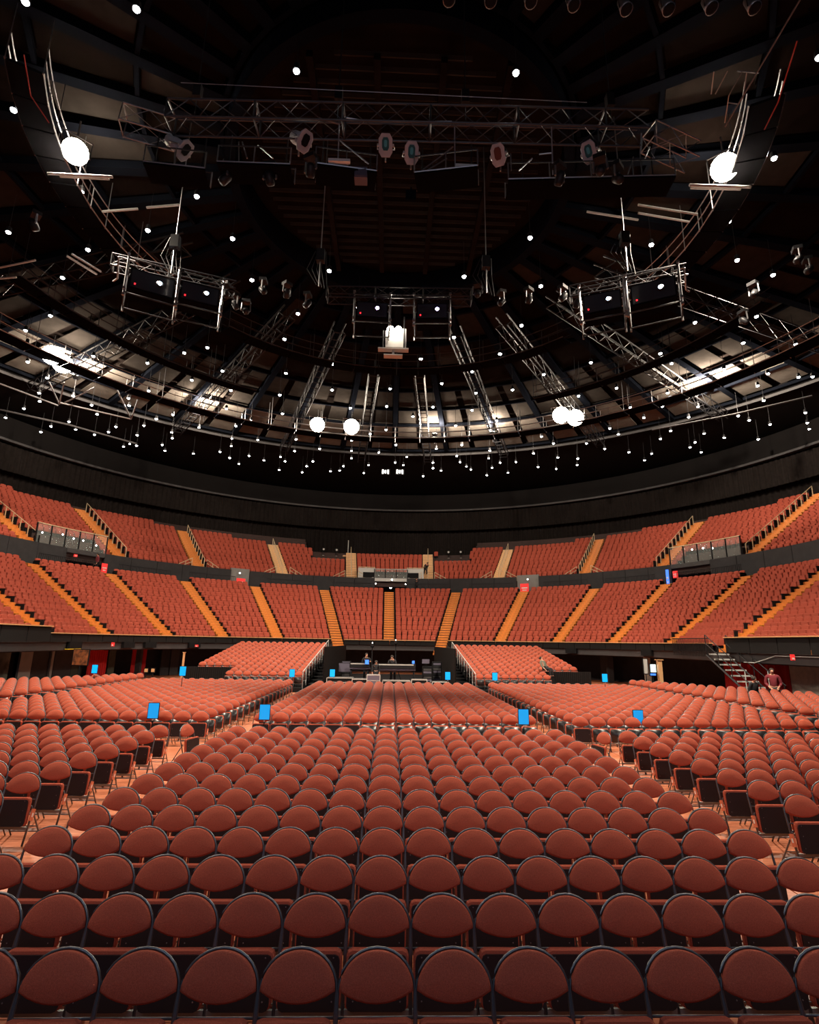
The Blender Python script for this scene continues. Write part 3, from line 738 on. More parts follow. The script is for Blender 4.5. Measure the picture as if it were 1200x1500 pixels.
screen(214, 982, 33, .18, .18, 'tan', 'pale lit hatch under the left tier, left of two', 'lit_hatch'); screen(224, 982, 33, .18, .18, 'tan', 'pale lit hatch under the left tier, right of two', 'lit_hatch')
MT['picture'] = mat('orange_black_print', (.16, .045, .012), .6, noise=.95, nscale=5)
screen(118, 963, 29.6, .75, .75, 'picture', 'framed orange and black picture under the left tier')

def ray_at(x, y, Y):
    d = ray(x, y); return Vector((0, 0, CH)) + d * (Y / d.y)
def alarm(x, y, a_r, label, w_=.16, h=.22, m='exit'):
    p = ray_at(x, y, a_r); t = thing('wall_sign', label, 'sign', p)
    q = MB(); q.box((0, .03, 0), (w_, .05, h)); part('housing', q, m, t)
    q = MB(); q.box((0, -.01, -h * .2), (w_ * .45, .03, h * .3)); part('lamp', q, 'white', t)
alarm(165, 944, 32.0, 'red strobe box with a pale lamp on the left fascia'); alarm(1162, 963, 22.9, 'red strobe box with a pale lamp on the right fascia', .17, .24)
alarm(288, 946, 40.6, 'small pale red box on the fascia left of the raked block', .22, .14)

# ------------------------------------------------------------------ openings of the walkway: signs, glazed boxes, booths
def sign_plate(a, R, z, w_, h, label, m='exit'):
    x, y = P(a, R); t = thing('portal_sign', label, 'sign', (x, y, z), face_in(a)); q = MB(); q.box((0, 0, 0), (w_, .06, h)); part('panel', q, m, t)
    q = MB(); q.box((0, -.035, .02), (w_ * .7, .01, h * .12)); q.box((0, -.035, -h * .22), (w_ * .5, .01, h * .1)); part('print', q, 'white', t)
sign_plate(-.587, 27.6, 8.55, .9, .75, 'red sign panel in the grey portal left of centre'); sign_plate(.535, 27.6, 8.55, .9, .95, 'red sign panel in the grey portal right of centre')
sign_plate(-1.155, 27.9, 9.25, .3, .2, 'small red exit light in the left opening'); sign_plate(1.085, 27.9, 8.9, .45, .6, 'red and white sign in the right opening'); sign_plate(-1.062, 27.8, 8.55, .5, .8, 'red and white sign right of the left opening')
sign_plate(1.065, 27.6, 8.6, .25, 1.5, 'tall blue panel at the left jamb of the right opening', 'bluescr')
def small_lamp(a, R, z, label, r=.07, m='bulb'):
    x, y = P(a, R); t = thing('wall_lamp', label, 'lamp', (x, y, z), face_in(a), 'small wall lamps of the walkway')
    q = MB(); q.lathe([(r, 0), (r * 1.2, .05), (r * .8, .09)], (0, 0, 0), (0, -1, 0), 10); part('globe', q, m, t)
    q = MB(); q.box((0, .05, 0), (r * 2.2, .06, r * 2.2)); part('back_plate', q, 'dark', t)
small_lamp(0, 29.8, 8.95, 'small round lamp inside the centre opening', .13); small_lamp(-.59, 27.95, 9.5, 'small round lamp high in the left grey portal'); small_lamp(.545, 27.95, 9.5, 'small round lamp high in the right grey portal')
small_lamp(-.06, 27.95, 9.15, 'small round lamp at the left jamb of the centre opening'); small_lamp(.06, 27.95, 9.15, 'small round lamp at the right jamb of the centre opening'); small_lamp(.005, 27.9, 9.62, 'small pink lamp on the pale lintel of the centre opening', .09)
for sd in (-1, 1):
    a = sd * .097; x, y = P(a, 28.2); t = thing('control_box', 'grey control box with a dark window %s of the centre opening' % side_name(sd), 'booth', (x, y, 9.8), face_in(a))
    q = MB(); q.box((0, .5, .55), (1.9, 1.0, 1.15)); part('body', q, 'light', t); q = MB(); q.box((-.1 * sd, -.02, .35), (1.0, .05, .6)); part('window', q, 'dark', t)
    q = MB(); q.box((.72 * -sd, -.02, .38), (.3, .05, .55)); part('vent', q, 'dark', t); q = MB(); q.tube([(-.95, 0, 1.2), (.95, 0, 1.2)], .045, 5); part('rail', q, 'tanrail', t)
def glass_box(a0, a1, R, z, h, label, bays, m='dsteel'):
    o = Vector((*P((a0 + a1) / 2, R), z)); t = thing('glazed_box', label, 'booth', o)
    for i in range(bays):
        b0, b1 = a0 + (a1 - a0) * i / bays, a0 + (a1 - a0) * (i + 1) / bays; p, q_ = Vector((*P(b0, R), z)) - o, Vector((*P(b1, R), z)) - o
        g = MB(); g.add([p, q_, q_ + Vector((0, 0, h)), p + Vector((0, 0, h))], [(0, 1, 2, 3)]); part('pane', g, 'glass', t)
        g = MB(); g.box(p + Vector((0, 0, h / 2)), (.09, .09, h)); part('post', g, m, t)
    g = MB(); p = Vector((*P(a1, R), z)) - o; g.box(p + Vector((0, 0, h / 2)), (.09, .09, h)); part('post', g, m, t)
    g = MB(); g.tube([Vector((*P(a0 + (a1 - a0) * i / 8, R), z + h)) - o for i in range(9)], .05, 5); part('top_rail', g, 'tanrail' if bays > 3 else 'light', t)
    g = MB(); arc(a0, a1, R - .05, z - .12, z, .6, g); g.v = [(v[0] - o.x, v[1] - o.y, v[2] - o.z) for v in g.v]; part('sill', g, 'fascia', t)
    return t
glass_box(-.066, .066, 28.15, 9.82, 1.0, 'low glass screen over the centre opening', 3)
glass_box(-1.275, -1.055, 28.2, 9.82, 1.5, 'glazed box with posts over the left opening', 5); glass_box(1.065, 1.30, 28.2, 9.82, 1.5, 'glazed box with posts over the right opening', 5)
# follow spot decks
def follow_spot(loc, rz, label):
    t = thing('follow_spot', label, 'spotlight', loc, rz, 'follow spots on the end decks'); q = MB(); q.lathe([(.16, 0), (.2, .1), (.2, .9), (.12, 1.0)], (0, .5, 1.35), (0, -1, -.15), 10); part('barrel', q, 'dsteel', t)
    q = MB(); q.lathe([(.13, 0), (.12, .02)], (0, -.5, 1.2), (0, -1, -.15), 10); part('lens', q, 'light', t)
    for a in (0, 2.1, 4.2):
        q = MB(); q.tube([(0, 0, 1.25), (.4 * math.cos(a), .4 * math.sin(a), 0)], .025, 5); part('leg', q, 'dsteel', t)
    q = MB(); q.box((0, -.35, .32), (.22, .2, .3)); part('ballast', q, 'light', t)
for sd, aa in ((-1, (-.285, -.18)), (1, (.178, .285))):
    a = sum(aa) / 2; x, y = P(a, 33.6); t = thing('spot_deck', 'grey follow-spot deck on the upper tier, %s of centre' % side_name(sd), 'deck', (x, y, 11.9), face_in(a))
    q = MB(); q.box((0, .6, .15), ((aa[1] - aa[0]) * 33.6, 1.6, .9)); part('body', q, 'grey', t); q = MB(); q.box((0, -.22, .62), ((aa[1] - aa[0]) * 33.6, .08, .05)); part('edge', q, 'light', t)
    for n, f_ in enumerate((.35, .8) if sd < 0 else (.3, .72)):
        b = aa[0] + (aa[1] - aa[0]) * f_; follow_spot((*P(b, 34.1), 12.5), face_in(b), 'follow spot, %s of the two on the %s end deck' % (('left', 'right')[n], side_name(sd)))
p = Vector((*P(-.158, 34.3), 12.5)); q = MB(); q.tube([(0, 0, 0), (0, 0, 2.6)], .05, 6); q.lathe([(.2, 0), (.18, .03)], (0, 0, 0)); tag(obj('white_pole', q.mesh('white_pole', 'light'), None, p), 'tall white pole at the right edge of the left end deck', 'pole')
q = MB(); q.box((0, 0, .3), (.45, .4, .6)); q.box((0, 0, .63), (.35, .3, .08)); tag(obj('cardboard_box', q.mesh('cardboard_box', 'tan'), None, Vector((*P(-.17, 34.1), 12.5))), 'small tan box beside the tall white pole', 'box')
# ball lamps and clutter on the glazed boxes
for n, (x, y, lab) in enumerate([(62, 780, 'far left of five'), (92, 783, 'second of five'), (108, 789, 'middle of five'), (122, 792, 'fourth of five'), (141, 799, 'right end of five')]):
    p = ray_at(x, y, P(-1.17, 28)[1]); q = MB(); q.lathe([(.03, -.07), (.07, 0), (.03, .07)], (0, 0, 0), n=8); tag(obj('marker_lamp', q.mesh('marker_lamp', 'bulb'), None, p), 'tiny white lamp on the left glazed box, ' + lab, 'lamp', 'marker lamps on the left glazed box')
for n, (x, y, lab) in enumerate([(1014, 805, 'left of four'), (1030, 803, 'second of four'), (1044, 803, 'third of four'), (1084, 804, 'right end of four')]):
    p = ray_at(x, y, P(1.18, 28)[1]); q = MB(); q.lathe([(.03, -.07), (.07, 0), (.03, .07)], (0, 0, 0), n=8); tag(obj('marker_lamp', q.mesh('marker_lamp', 'bulb'), None, p), 'tiny white lamp on the right glazed box, ' + lab, 'lamp', 'marker lamps on the right glazed box')

# ------------------------------------------------------------------ mix position between the black stairs
def road_case(p, d, rz, label, m='dark'):
    t = thing('road_case', label, 'case', p, rz, 'road cases of the mix position'); q = MB(); q.box((0, 0, d[2] / 2), d); part('body', q, m, t)
    q = MB()
    for x in (-1, 1):
        for y in (-1, 1): q.box((x * d[0] / 2, y * d[1] / 2, d[2] / 2), (.035, .035, d[2]))
    for z in (.02, d[2] * .68, d[2]):
        for y in (-1, 1): q.box((0, y * d[1] / 2, z), (d[0], .03, .035))
    part('edge_trim', q, 'light', t)
    q = MB()
    for x in (-.25, .25): q.box((x * d[0], -d[1] / 2 - .01, d[2] * .66), (.09, .02, .1))
    part('latch', q, 'steel', t); return t
mb = MB(); mb.box((0, 41.5, .12), (7.4, 12, .24)); struct('mix_platform', mb, 'dark')
road_case((-2.9, 33.6, 0), (1.5, .7, .75), 0, 'long low black road case left of the mix position'); road_case((-1.75, 33.4, 0), (.9, .7, .7), .1, 'black road case second from left before the mix position')
road_case((-.95, 33.3, 0), (.75, .6, .95), .05, 'grey road case with labels in front of the mix position', 'slate'); road_case((.4, 33.7, 0), (1.6, .7, .62), 0, 'wide low road case at the middle of the mix position')
road_case((1.75, 33.6, 0), (.9, .6, .7), -.05, 'black road case right of the mix position'); road_case((3.0, 34.2, 0), (1.0, .6, .55), .1, 'low black road case at the right end of the mix position')
def desk(p, w_, label):
    t = thing('mixing_desk', label, 'mixing desk', p, PI)
    q = MB(); q.box((0, 0, .9), (w_, .8, .14), Matrix.Rotation(.18, 3, 'X')); part('console', q, 'slate', t)
    q = MB()
    for i in range(int(w_ / .12)): q.box((-w_ / 2 + .08 + i * .12, -.1, 1.0), (.03, .06, .02)); q.box((-w_ / 2 + .08 + i * .12, .2, 1.05), (.04, .04, .02))
    f = part('fader_bank', q, 'light', t); f['kind'] = 'stuff'
    q = MB(); q.box((0, .45, 1.15), (w_, .06, .3)); part('meter_bridge', q, 'dsteel', t)
    for x in (-1, 1):
        q = MB(); q.box((x * (w_ / 2 - .1), 0, .41), (.08, .6, .82)); part('leg', q, 'dsteel', t)
    q = MB(); q.box((0, .49, 1.22), (w_ * .9, .02, .06)); part('lit_strip', q, 'light', t)
desk((.3, 35.6, .24), 2.6, 'long mixing desk with a pale strip along its back'); desk((-1.9, 36.4, .24), 1.3, 'short mixing desk left of the long one')
def rack(p, h, label):
    t = thing('equipment_rack', label, 'rack', p); q = MB(); q.box((0, 0, h / 2), (.6, .6, h)); part('body', q, 'dark', t)
    for i in range(int(h / .16)):
        q = MB(); q.box((0, -.31, .1 + i * .16), (.5, .02, .12)); part('unit', q, ('dsteel', 'slate', 'fascia')[i % 3], t)
rack((-2.9, 38, .24), 1.3, 'tall equipment rack at the left of the mix position'); rack((2.4, 36.5, .24), 1.1, 'equipment rack at the right of the mix position'); rack((3.1, 37.5, .24), 1.35, 'tallest equipment rack at the right back of the mix position')
def monitor(p, label, m='screen', w_=.5, h=.3):
    t = thing('monitor', label, 'monitor', p); q = MB(); q.box((0, 0, .3), (w_, .04, h)); part('casing', q, 'dark', t); q = MB(); q.box((0, -.024, .3), (w_ * .92, .01, h * .88)); part('panel', q, m, t); q = MB(); q.box((0, .02, .08), (.06, .05, .16)); q.box((0, .02, .01), (.25, .16, .02)); part('stand', q, 'dark', t)
monitor((1.45, 35.2, 1.28), 'small monitor with a blue-white picture on the mixing desk', 'bluescr', .16, .3); monitor((-1.45, 35.7, 1.28), 'blue lit monitor left of the long mixing desk', 'bluescr', .25, .3); monitor((2.3, 36.4, 1.35), 'dark monitor on the rack at the right of the mix position', 'slate'); monitor((-2.85, 36.4, .9), 'wide dark monitor at the left of the mix position', 'slate', .9, .6)
for i, (x, y, h, lab) in enumerate([(-1.15, 35.9, 2.5, 'tall dark camera tripod at the left of the mix position'), (.35, 37.0, 2.7, 'tall dark camera tripod behind the mixing desk')]):
    t = thing('camera_tripod', lab, 'tripod', (x, y, .24)); q = MB(); q.box((0, .1, h - .15), (.2, .55, .24)); part('camera_body', q, 'dark', t); q = MB(); q.lathe([(.09, 0), (.08, .25)], (0, -.15, h - .13), (0, -1, 0), 10); part('lens_barrel', q, 'dsteel', t)
    q = MB(); q.box((0, .1, h + .02), (.05, .12, .06)); part('tally_lamp', q, 'bulb', t); q = MB(); q.tube([(0, .1, .9), (0, .1, h - .27)], .035, 6); part('column', q, 'dsteel', t)
    for a in (.5, 2.6, 4.7):
        q = MB(); q.tube([(0, .1, 1.3), (.5 * math.cos(a), .1 + .5 * math.sin(a), 0)], .025, 5); part('leg', q, 'dsteel', t)

# ------------------------------------------------------------------ people
def skin_mesh(name, J, E, R, m, smooth=True, lvl=1):
    me = bpy.data.meshes.new(name); me.from_pydata([Vector(j) for j in J], E, []); o = bpy.data.objects.new(name, me); C.objects.link(o)
    md = o.modifiers.new('skin', 'SKIN'); md.use_smooth_shade = True
    for v, r in zip(me.skin_vertices[0].data, R): v.radius = (r, r) if not isinstance(r, tuple) else r
    me.skin_vertices[0].data[0].use_root = True
    sb = o.modifiers.new('sub', 'SUBSURF'); sb.levels = lvl; sb.render_levels = lvl
    dg = bpy.context.evaluated_depsgraph_get(); dg.update(); out = bpy.data.meshes.new_from_object(o.evaluated_get(dg)); bpy.data.objects.remove(o)
    out.materials.clear(); out.materials.append(MT[m]); out.name = name
    out.polygons.foreach_set('use_smooth', [True] * len(out.polygons)); return out
def person(loc, rz, label, top='cloth', legs='cloth', pose='stand', bend=0, armL=None, armR=None, sleeve=None, h=1.75):
    s = h / 1.75; S = lambda p: Vector(p) * s
    t = thing('person', label, 'person', loc, rz); cb, sb = math.cos(bend), math.sin(bend)
    def B(x, y, z):                                        # bend of the trunk about the hips
        zz0 = z - .95; return (x, y * cb - zz0 * sb, .95 + zz0 * cb + y * sb)
    if pose == 'sit': legsJ = {1: [(.10, 0, .95), (.13, -.42, .93), (.13, -.46, .50), (.13, -.58, .46)], -1: [(-.10, 0, .95), (-.13, -.42, .93), (-.13, -.46, .50), (-.13, -.58, .46)]}
    elif pose == 'walk': legsJ = {1: [(.10, 0, .92), (.11, -.16, .50), (.11, -.08, .08), (.11, -.22, .03)], -1: [(-.10, 0, .92), (-.11, .05, .50), (-.11, .30, .12), (-.11, .20, .03)]}
    else: legsJ = {1: [(.10, 0, .92), (.12, -.02, .50), (.13, .02, .08), (.14, -.12, .03)], -1: [(-.10, 0, .92), (-.12, -.02, .50), (-.13, .02, .08), (-.14, -.12, .03)]}
    arms = {1: armL or [(.21, 0, 1.42), (.27, .02, 1.14), (.26, -.10, .90)], -1: armR or [(-.21, 0, 1.42), (-.27, .02, 1.14), (-.26, -.10, .90)]}
    J = [(0, 0, .95), B(0, 0, 1.20), B(0, 0, 1.42), B(0, 0, 1.52), B(0, -.02, 1.60), B(0, -.015, 1.70), B(0, -.11, 1.63)]
    R = [.13, .12, .13, .055, .085, .075, .018]; E = [(0, 1), (1, 2), (2, 3), (3, 4), (4, 5), (4, 6)]
    for sd in (1, -1):
        pv = 0
        for p, r in zip(legsJ[sd], (.085, .06, .042, .035)): J.append(p); R.append(r); E.append((pv, len(J) - 1)); pv = len(J) - 1
        pv = 2
        for p, r in zip(arms[sd], (.062, .045, .030)): J.append(B(*p)); R.append(r); E.append((pv, len(J) - 1)); pv = len(J) - 1
        a, b = Vector(J[pv - 1]), Vector(J[pv]); d = (b - a).normalized(); sx = Vector((0, 1, 0)).cross(d).normalized() if abs(d.y) < .9 else Vector((1, 0, 0))
        J.append(tuple(b + d * .07)); R.append(.034); E.append((pv, len(J) - 1)); ph = len(J) - 1; c = Vector(J[ph])
        for f_, L_ in ((-.030, .06), (-.010, .075), (.010, .072), (.030, .055)):
            J.append(tuple(c + sx * f_ + d * .05)); R.append(.010); E.append((ph, len(J) - 1)); J.append(tuple(c + sx * f_ + d * (.05 + L_) + Vector((0, -.01, -.01)))); R.append(.008); E.append((len(J) - 2, len(J) - 1))
        J.append(tuple(b + sx * .05 + d * .06)); R.append(.011); E.append((pv, len(J) - 1))
    body = skin_mesh('body', [S(j) for j in J], E, [r * s for r in R], 'skin'); obj('body', body, t)
    q = [(0, 0, .93), B(0, 0, 1.2), B(0, 0, 1.43)] ; Rr = [.15, .14, .125]; Ee = [(0, 1), (1, 2)]
    for sd in (1, -1):
        pv = 2
        for k_, (p, r) in enumerate(zip(arms[sd], (.074, .058, .042))):
            pp = Vector(B(*p)) if k_ < 2 else Vector(B(*arms[sd][1])).lerp(Vector(B(*p)), .85)
            q.append(tuple(pp)); Rr.append(r); Ee.append((pv, len(q) - 1)); pv = len(q) - 1
    obj('shirt', skin_mesh('shirt', [S(j) for j in q], Ee, [r * s for r in Rr], top), t)
    q = [(0, 0, .97)]; Rr = [.145]; Ee = []
    for sd in (1, -1):
        pv = 0
        for k_, (p, r) in enumerate(zip(legsJ[sd][:3], (.105, .078, .06))): q.append(p); Rr.append(r); Ee.append((pv, len(q) - 1)); pv = len(q) - 1
    obj('trousers', skin_mesh('trousers', [S(j) for j in q], Ee, [r * s for r in Rr], legs), t)
    for sd in (1, -1):
        a, b = Vector(legsJ[sd][2]), Vector(legsJ[sd][3]); qq = MB(); qq.tube([S(a + Vector((0, .06, -.03))), S(a.lerp(b, .5) + Vector((0, 0, -.01))), S(b)], [.04 * s, .045 * s, .03 * s], 8); part('shoe', qq, 'dark', t, True)
    hc = Vector(B(0, .015, 1.675)) * s; qq = MB(); qq.lathe([(.02, .09), (.07, .07), (.096, .02), (.10, -.02), (.085, -.07)], hc, (0, .25, 1), 12); part('hair', qq, 'hair', t, True)
    for sd in (1, -1):
        qq = MB(); c = Vector(B(.032 * sd, -.098, 1.655)) * s; qq.lathe([(.003, -.006), (.008, 0), (.003, .006)], c, (0, -1, 0), 6); part('eye', qq, 'dark', t)
    qq = MB(); qq.box(Vector(B(0, -.098, 1.595)) * s, (.045 * s, .01, .008)); part('mouth', qq, 'maroon', t)
    return t
person((-.85, 35.0, .24), 0, 'person seated behind the grey case at the mix position, pale face', 'cloth', 'cloth', h=1.45)
person((-1.55, 37.2, .24), .4, 'person in black standing at the left of the mix position', h=1.85, armL=[(.21, 0, 1.42), (.3, -.1, 1.2), (.15, -.3, 1.25)])
person((.2, 36.3, .24), -.3, 'person in dark clothes leaning over the mixing desk', bend=.35, armL=[(.21, 0, 1.42), (.26, -.15, 1.18), (.2, -.40, 1.1)], armR=[(-.21, 0, 1.42), (-.26, -.15, 1.18), (-.2, -.40, 1.1)], h=1.8)
person((9.55, 34.6, .50), .7, 'person in an olive shirt reclining at the corner of the right raked block', 'green', 'cloth', pose='sit', bend=-.45, h=1.65)
p = ray_at(1133, 1000, 25.2); person((p.x, p.y, 0), -.5, 'bald man in a maroon patterned shirt standing by the red drape on the right', 'maroon', 'cloth', h=1.93, armL=[(.21, 0, 1.42), (.27, .02, 1.14), (.16, -.18, 1.02)], armR=[(-.21, 0, 1.42), (-.27, .02, 1.14), (-.16, -.18, 1.02)])
p = ray_at(1102, 1003, 24.6); person((p.x, p.y, 0), .3, 'person in dark clothes standing at the foot of the metal staircase', bend=.2, h=1.6)
x, y = P(.105, 27.2); person((x, y, ztop(0)), .8, 'person in black with bare arms raised on the walkway right of the centre opening', pose='walk', sleeve='coral', armL=[(.21, 0, 1.42), (.36, -.10, 1.50), (.50, -.2, 1.72)], armR=[(-.21, 0, 1.42), (-.34, -.1, 1.2), (-.3, -.3, 1.3)])
x, y = P(.135, 29.4); person((x, y, 10.2), .5, 'person in black bending on the pale staircase right of centre', pose='walk', bend=.7)
x, y = P(-1.10, 27.3); person((x, y, ztop(1.1)), -.8, 'person in a red top on the walkway beside the left opening', 'maroon')

# a stretch of cable on the right fascia and the box-seat rail above it
q = MB(); q.tube([(18.0 + .02 * math.sin(i), 28.2 - i * .8, 2.45 + (-.35 if i < 3 else .02) * (1 if i < 2 else .5 if i == 2 else 1)) for i in range(9)], .02, 5)
tag(obj('white_cable', q.mesh('white_cable', 'light'), None), 'pale cable sagging along the right fascia', 'cable')
# ------------------------------------------------------------------ lamps in the roof
ST = [((0, 0), '112,8 600,40 60,483 357,843 865,863 650,1012 37,1020 1022,1048'), ((400, 0), '103,312 1068,320 1130,1045'), ((800, 0), '1200,252 1003,695 803,972'),
      ((0, 350), '387,47 275,170 1107,180 222,337 113,402 120,458 530,443 410,515 122,540 648,545 810,500 912,477 978,580 432,605 208,610 843,620 653,667 172,677 322,690 1015,665 565,700 403,730 568,732 797,727 995,745 105,745 427,770 760,772 687,790 1103,798 303,803 25,785 633,820 510,825 224,823 333,837 1037,822 875,828 477,848 180,848 415,860 603,862 755,850 757,875 1020,877 570,900 543,912 600,908 713,905 725,930 1017,910 1133,883 850,943 967,935 1010,962 1095,953 1160,973 1050,988 175,713'),
      ((400, 350), '247,140 840,165 1177,207 375,302 110,328 50,440 1092,380 795,432 650,527 998,505 875,583 262,550 463,572 57,590 742,635 1190,595 515,658 260,663 892,677 1053,663 30,685 875,752 703,738 500,735 340,743 615,780 42,768 803,820 983,798 1090,852 105,842 102,880 497,838 540,905 427,857 345,885 830,905 718,922 765,885 95,932 465,938 205,922 345,930 953,930 1145,942 1180,868 33,957 53,977 345,963 175,977 148,998 537,982 573,993 588,957 703,983 703,1007 739,1018 808,953 822,980 850,1000 870,1013 948,963 963,1005 998,983 1068,980 1033,1027 1165,1002 940,1038 660,1042 27,1015 128,1025 253,1020 310,998 293,1017 400,1028 420,993 557,1023'),
      ((800, 350), '463,25 840,93 998,158 295,240 655,367 925,340 867,457 1098,463 53,468 503,503 197,543 552,547 783,572 975,592 310,655 535,677 735,645 1110,607 1172,605 930,645 143,690 370,740 512,735 668,737 957,710 430,785 627,783 845,777 893,797 985,815 1140,763 1148,808 1157,835 280,832 318,858 503,878 548,843 695,855 783,873 933,880 655,893 633,915 682,937 33,898 178,898 258,922 365,937 465,943 433,972 52,960 140,965 137,993 45,1010')]
stars = []
for (ox, oy), s_ in ST:
    for t_ in s_.split():
        a, b = map(float, t_.split(',')); stars.append((ox + a / 3, oy + b / 3))
stars.sort(key=lambda s_: s_[1])
q = MB(); q.lathe([(.035, .30), (.10, .24), (.12, .05), (.125, 0)], (0, 0, 0), n=10); can_me = q.mesh('can', 'dsteel')
q = MB(); q.lathe([(.02, -.085), (.075, -.06), (.10, -.01), (.10, .03)], (0, 0, 0), n=10); lamp_me = q.mesh('lamp', 'star')
q = MB(); q.tube([(0, 0, .3), (0, 0, 2.0)], .012, 4); stem_me = q.mesh('stem', 'dsteel')
NBAND = 14; per = math.ceil(len(stars) / NBAND)
for b in range(NBAND):
    L = sorted(stars[b * per:(b + 1) * per])
    for n, (x, y) in enumerate(L):
        p = at(x, y, ZL)
        t = thing('roof_downlight', 'pinpoint white roof downlight, %s from left in the %s band of lights from the top' % (ordn(n + 1), ordn(b + 1)), 'downlight', p, 0, 'white downlights under the roof')
        obj('can', can_me, t); obj('lamp', lamp_me, t); obj('stem', stem_me, t)

def bar(q, a, b, r=.03, n=5, mi=0): q.tube([a, b], r, n, mi)
# house floods
def flood(p, aim, label, r=.5, two=1):
    t = thing('house_flood', label, 'floodlight', p, 0, 'big warm house floods on the ring catwalks')
    ax = (Vector(aim) - p).normalized(); q = MB()
    q.lathe([(r * .35, -.55), (r * .6, -.45), (r * .95, -.12), (r * 1.02, 0), (r * 1.02, .06)], (0, 0, 0), ax, 18); part('reflector', q, 'dsteel', t, True)
    q = MB(); q.lathe([(r * .97, .065), (r * .8, .10), (r * .4, .13)], (0, 0, 0), ax, 18); part('lamp', q, 'flood', t, True)
    s_ = ax.cross(Vector((0, 0, 1))).normalized(); q = MB()
    q.tube([s_ * (r * 1.05), s_ * (r * 1.1) + Vector((0, 0, .7)), s_ * (-r * 1.1) + Vector((0, 0, .7)), s_ * (-r * 1.05)], .03, 6); bar(q, Vector((0, 0, .7)), Vector((0, 0, 1.4)), .035); part('yoke', q, 'steel', t)
FLAB = ['big warm flood at the upper left of the roof', 'big warm flood at the upper right of the roof', 'big warm flood at the far left of the roof, left lamp of the pair', 'big warm flood at the far left of the roof, right lamp of the pair', 'big warm flood left of centre at the roof edge', 'big warm flood just left of centre at the roof edge', 'big warm flood right of centre at the roof edge, left lamp of the pair', 'big warm flood right of centre at the roof edge, right lamp of the pair']
for p, lab, r in zip(fl, FLAB, (.46, .50, .62, .62, .62, .66, .66, .66)): flood(p, (0, 4, 3), lab, r)
# spill on the roof panels round the lamps and four work lamps that shine up at the roof
for p, w_ in zip(fl, (300, 300, 500, 600, 600, 600, 400, 400)): glow(p + Vector((0, .9, .75)), w_)
WORK = [((300, 603), 6000, 'left'), ((637, 636), 5000, 'middle'), ((722, 634), 5000, 'right of the middle'), ((1040, 572), 9000, 'right'), ((112, 552), 6000, 'far left')]
for (x, y), w_, lab in WORK:
    p = at(x, y, 21.4); t = thing('work_lamp', 'uplight shining on the pale roof panels, ' + lab + ' one', 'floodlight', p, 0, 'uplights by the roof edge')
    q = MB(); q.lathe([(.18, -.2), (.3, 0), (.3, .04)], (0, 0, 0), (0, -.2, 1), 12); part('reflector', q, 'dsteel', t); q = MB(); q.lathe([(.27, .045), (.2, .07)], (0, 0, 0), (0, -.2, 1), 12); part('lamp', q, 'flood', t)
    q = MB(); bar(q, (0, 0, -.2), (0, 0, -.9)); part('bracket', q, 'steel', t)
    glow(p + Vector((0, 0, .35)), w_, .25)
q = None
# ring catwalks: deck pieces, rails, posts
def catwalk(r, z, t0, t1, w_, label, segs, m='matte', rail='steel', hang=True):
    t = thing('ring_catwalk', label, 'catwalk', pol(r, (t0 + t1) / 2, z)); o = Vector(t.location)
    for i in range(segs):
        a, b = t0 + (t1 - t0) * i / segs, t0 + (t1 - t0) * (i + 1) / segs; q = MB()
        vs = [pol(r - w_ / 2, a + .002, z), pol(r - w_ / 2, b - .002, z), pol(r + w_ / 2, b - .002, z), pol(r + w_ / 2, a + .002, z)]; vs = [v - o for v in vs]
        q.add(vs + [v + Vector((0, 0, .1)) for v in vs], [(0, 3, 2, 1), (4, 5, 6, 7), (0, 1, 5, 4), (1, 2, 6, 5), (2, 3, 7, 6), (3, 0, 4, 7)]); part('deck_panel', q, m, t)
        for rr in (r - w_ / 2, r + w_ / 2):
            q = MB(); p = pol(rr, a, z) - o; bar(q, p, p + Vector((0, 0, 1.05)), .022, 4)
            if hang and i % 2 == 0: bar(q, p + Vector((0, 0, 1)), p + Vector((0, 0, HZ - z)), .018, 4)
            part('post', q, rail, t); q = MB()
    for rr in (r - w_ / 2, r + w_ / 2):
        for h in (.06, .55, 1.05):
            q = MB(); q.tube([pol(rr, t0 + (t1 - t0) * i / (segs * 2), z + h) - o for i in range(segs * 2 + 1)], .028 if h != .06 else .04, 4); part('rail' if h > .1 else 'toe_rail', q, rail, t)
    return t
catwalk(13.4, 20.2, -2.05, -1.15, 1.0, 'inner ring catwalk at the upper left beside the flood', 10); catwalk(13.4, 20.2, 1.15, 2.05, 1.0, 'inner ring catwalk at the upper right beside the flood', 10)
catwalk(13.4, 20.4, -.85, .85, .9, 'inner ring catwalk crossing below the roof hub', 16, rail='dsteel')
catwalk(25.4, 20.1, -1.45, 1.45, 1.1, 'long outer ring catwalk carrying the far floods', 34)
catwalk(19.5, 20.1, -1.35, -.55, .8, 'middle ring catwalk on the left', 10, rail='dsteel'); catwalk(19.5, 20.1, .55, 1.35, .8, 'middle ring catwalk on the right', 10, rail='dsteel')
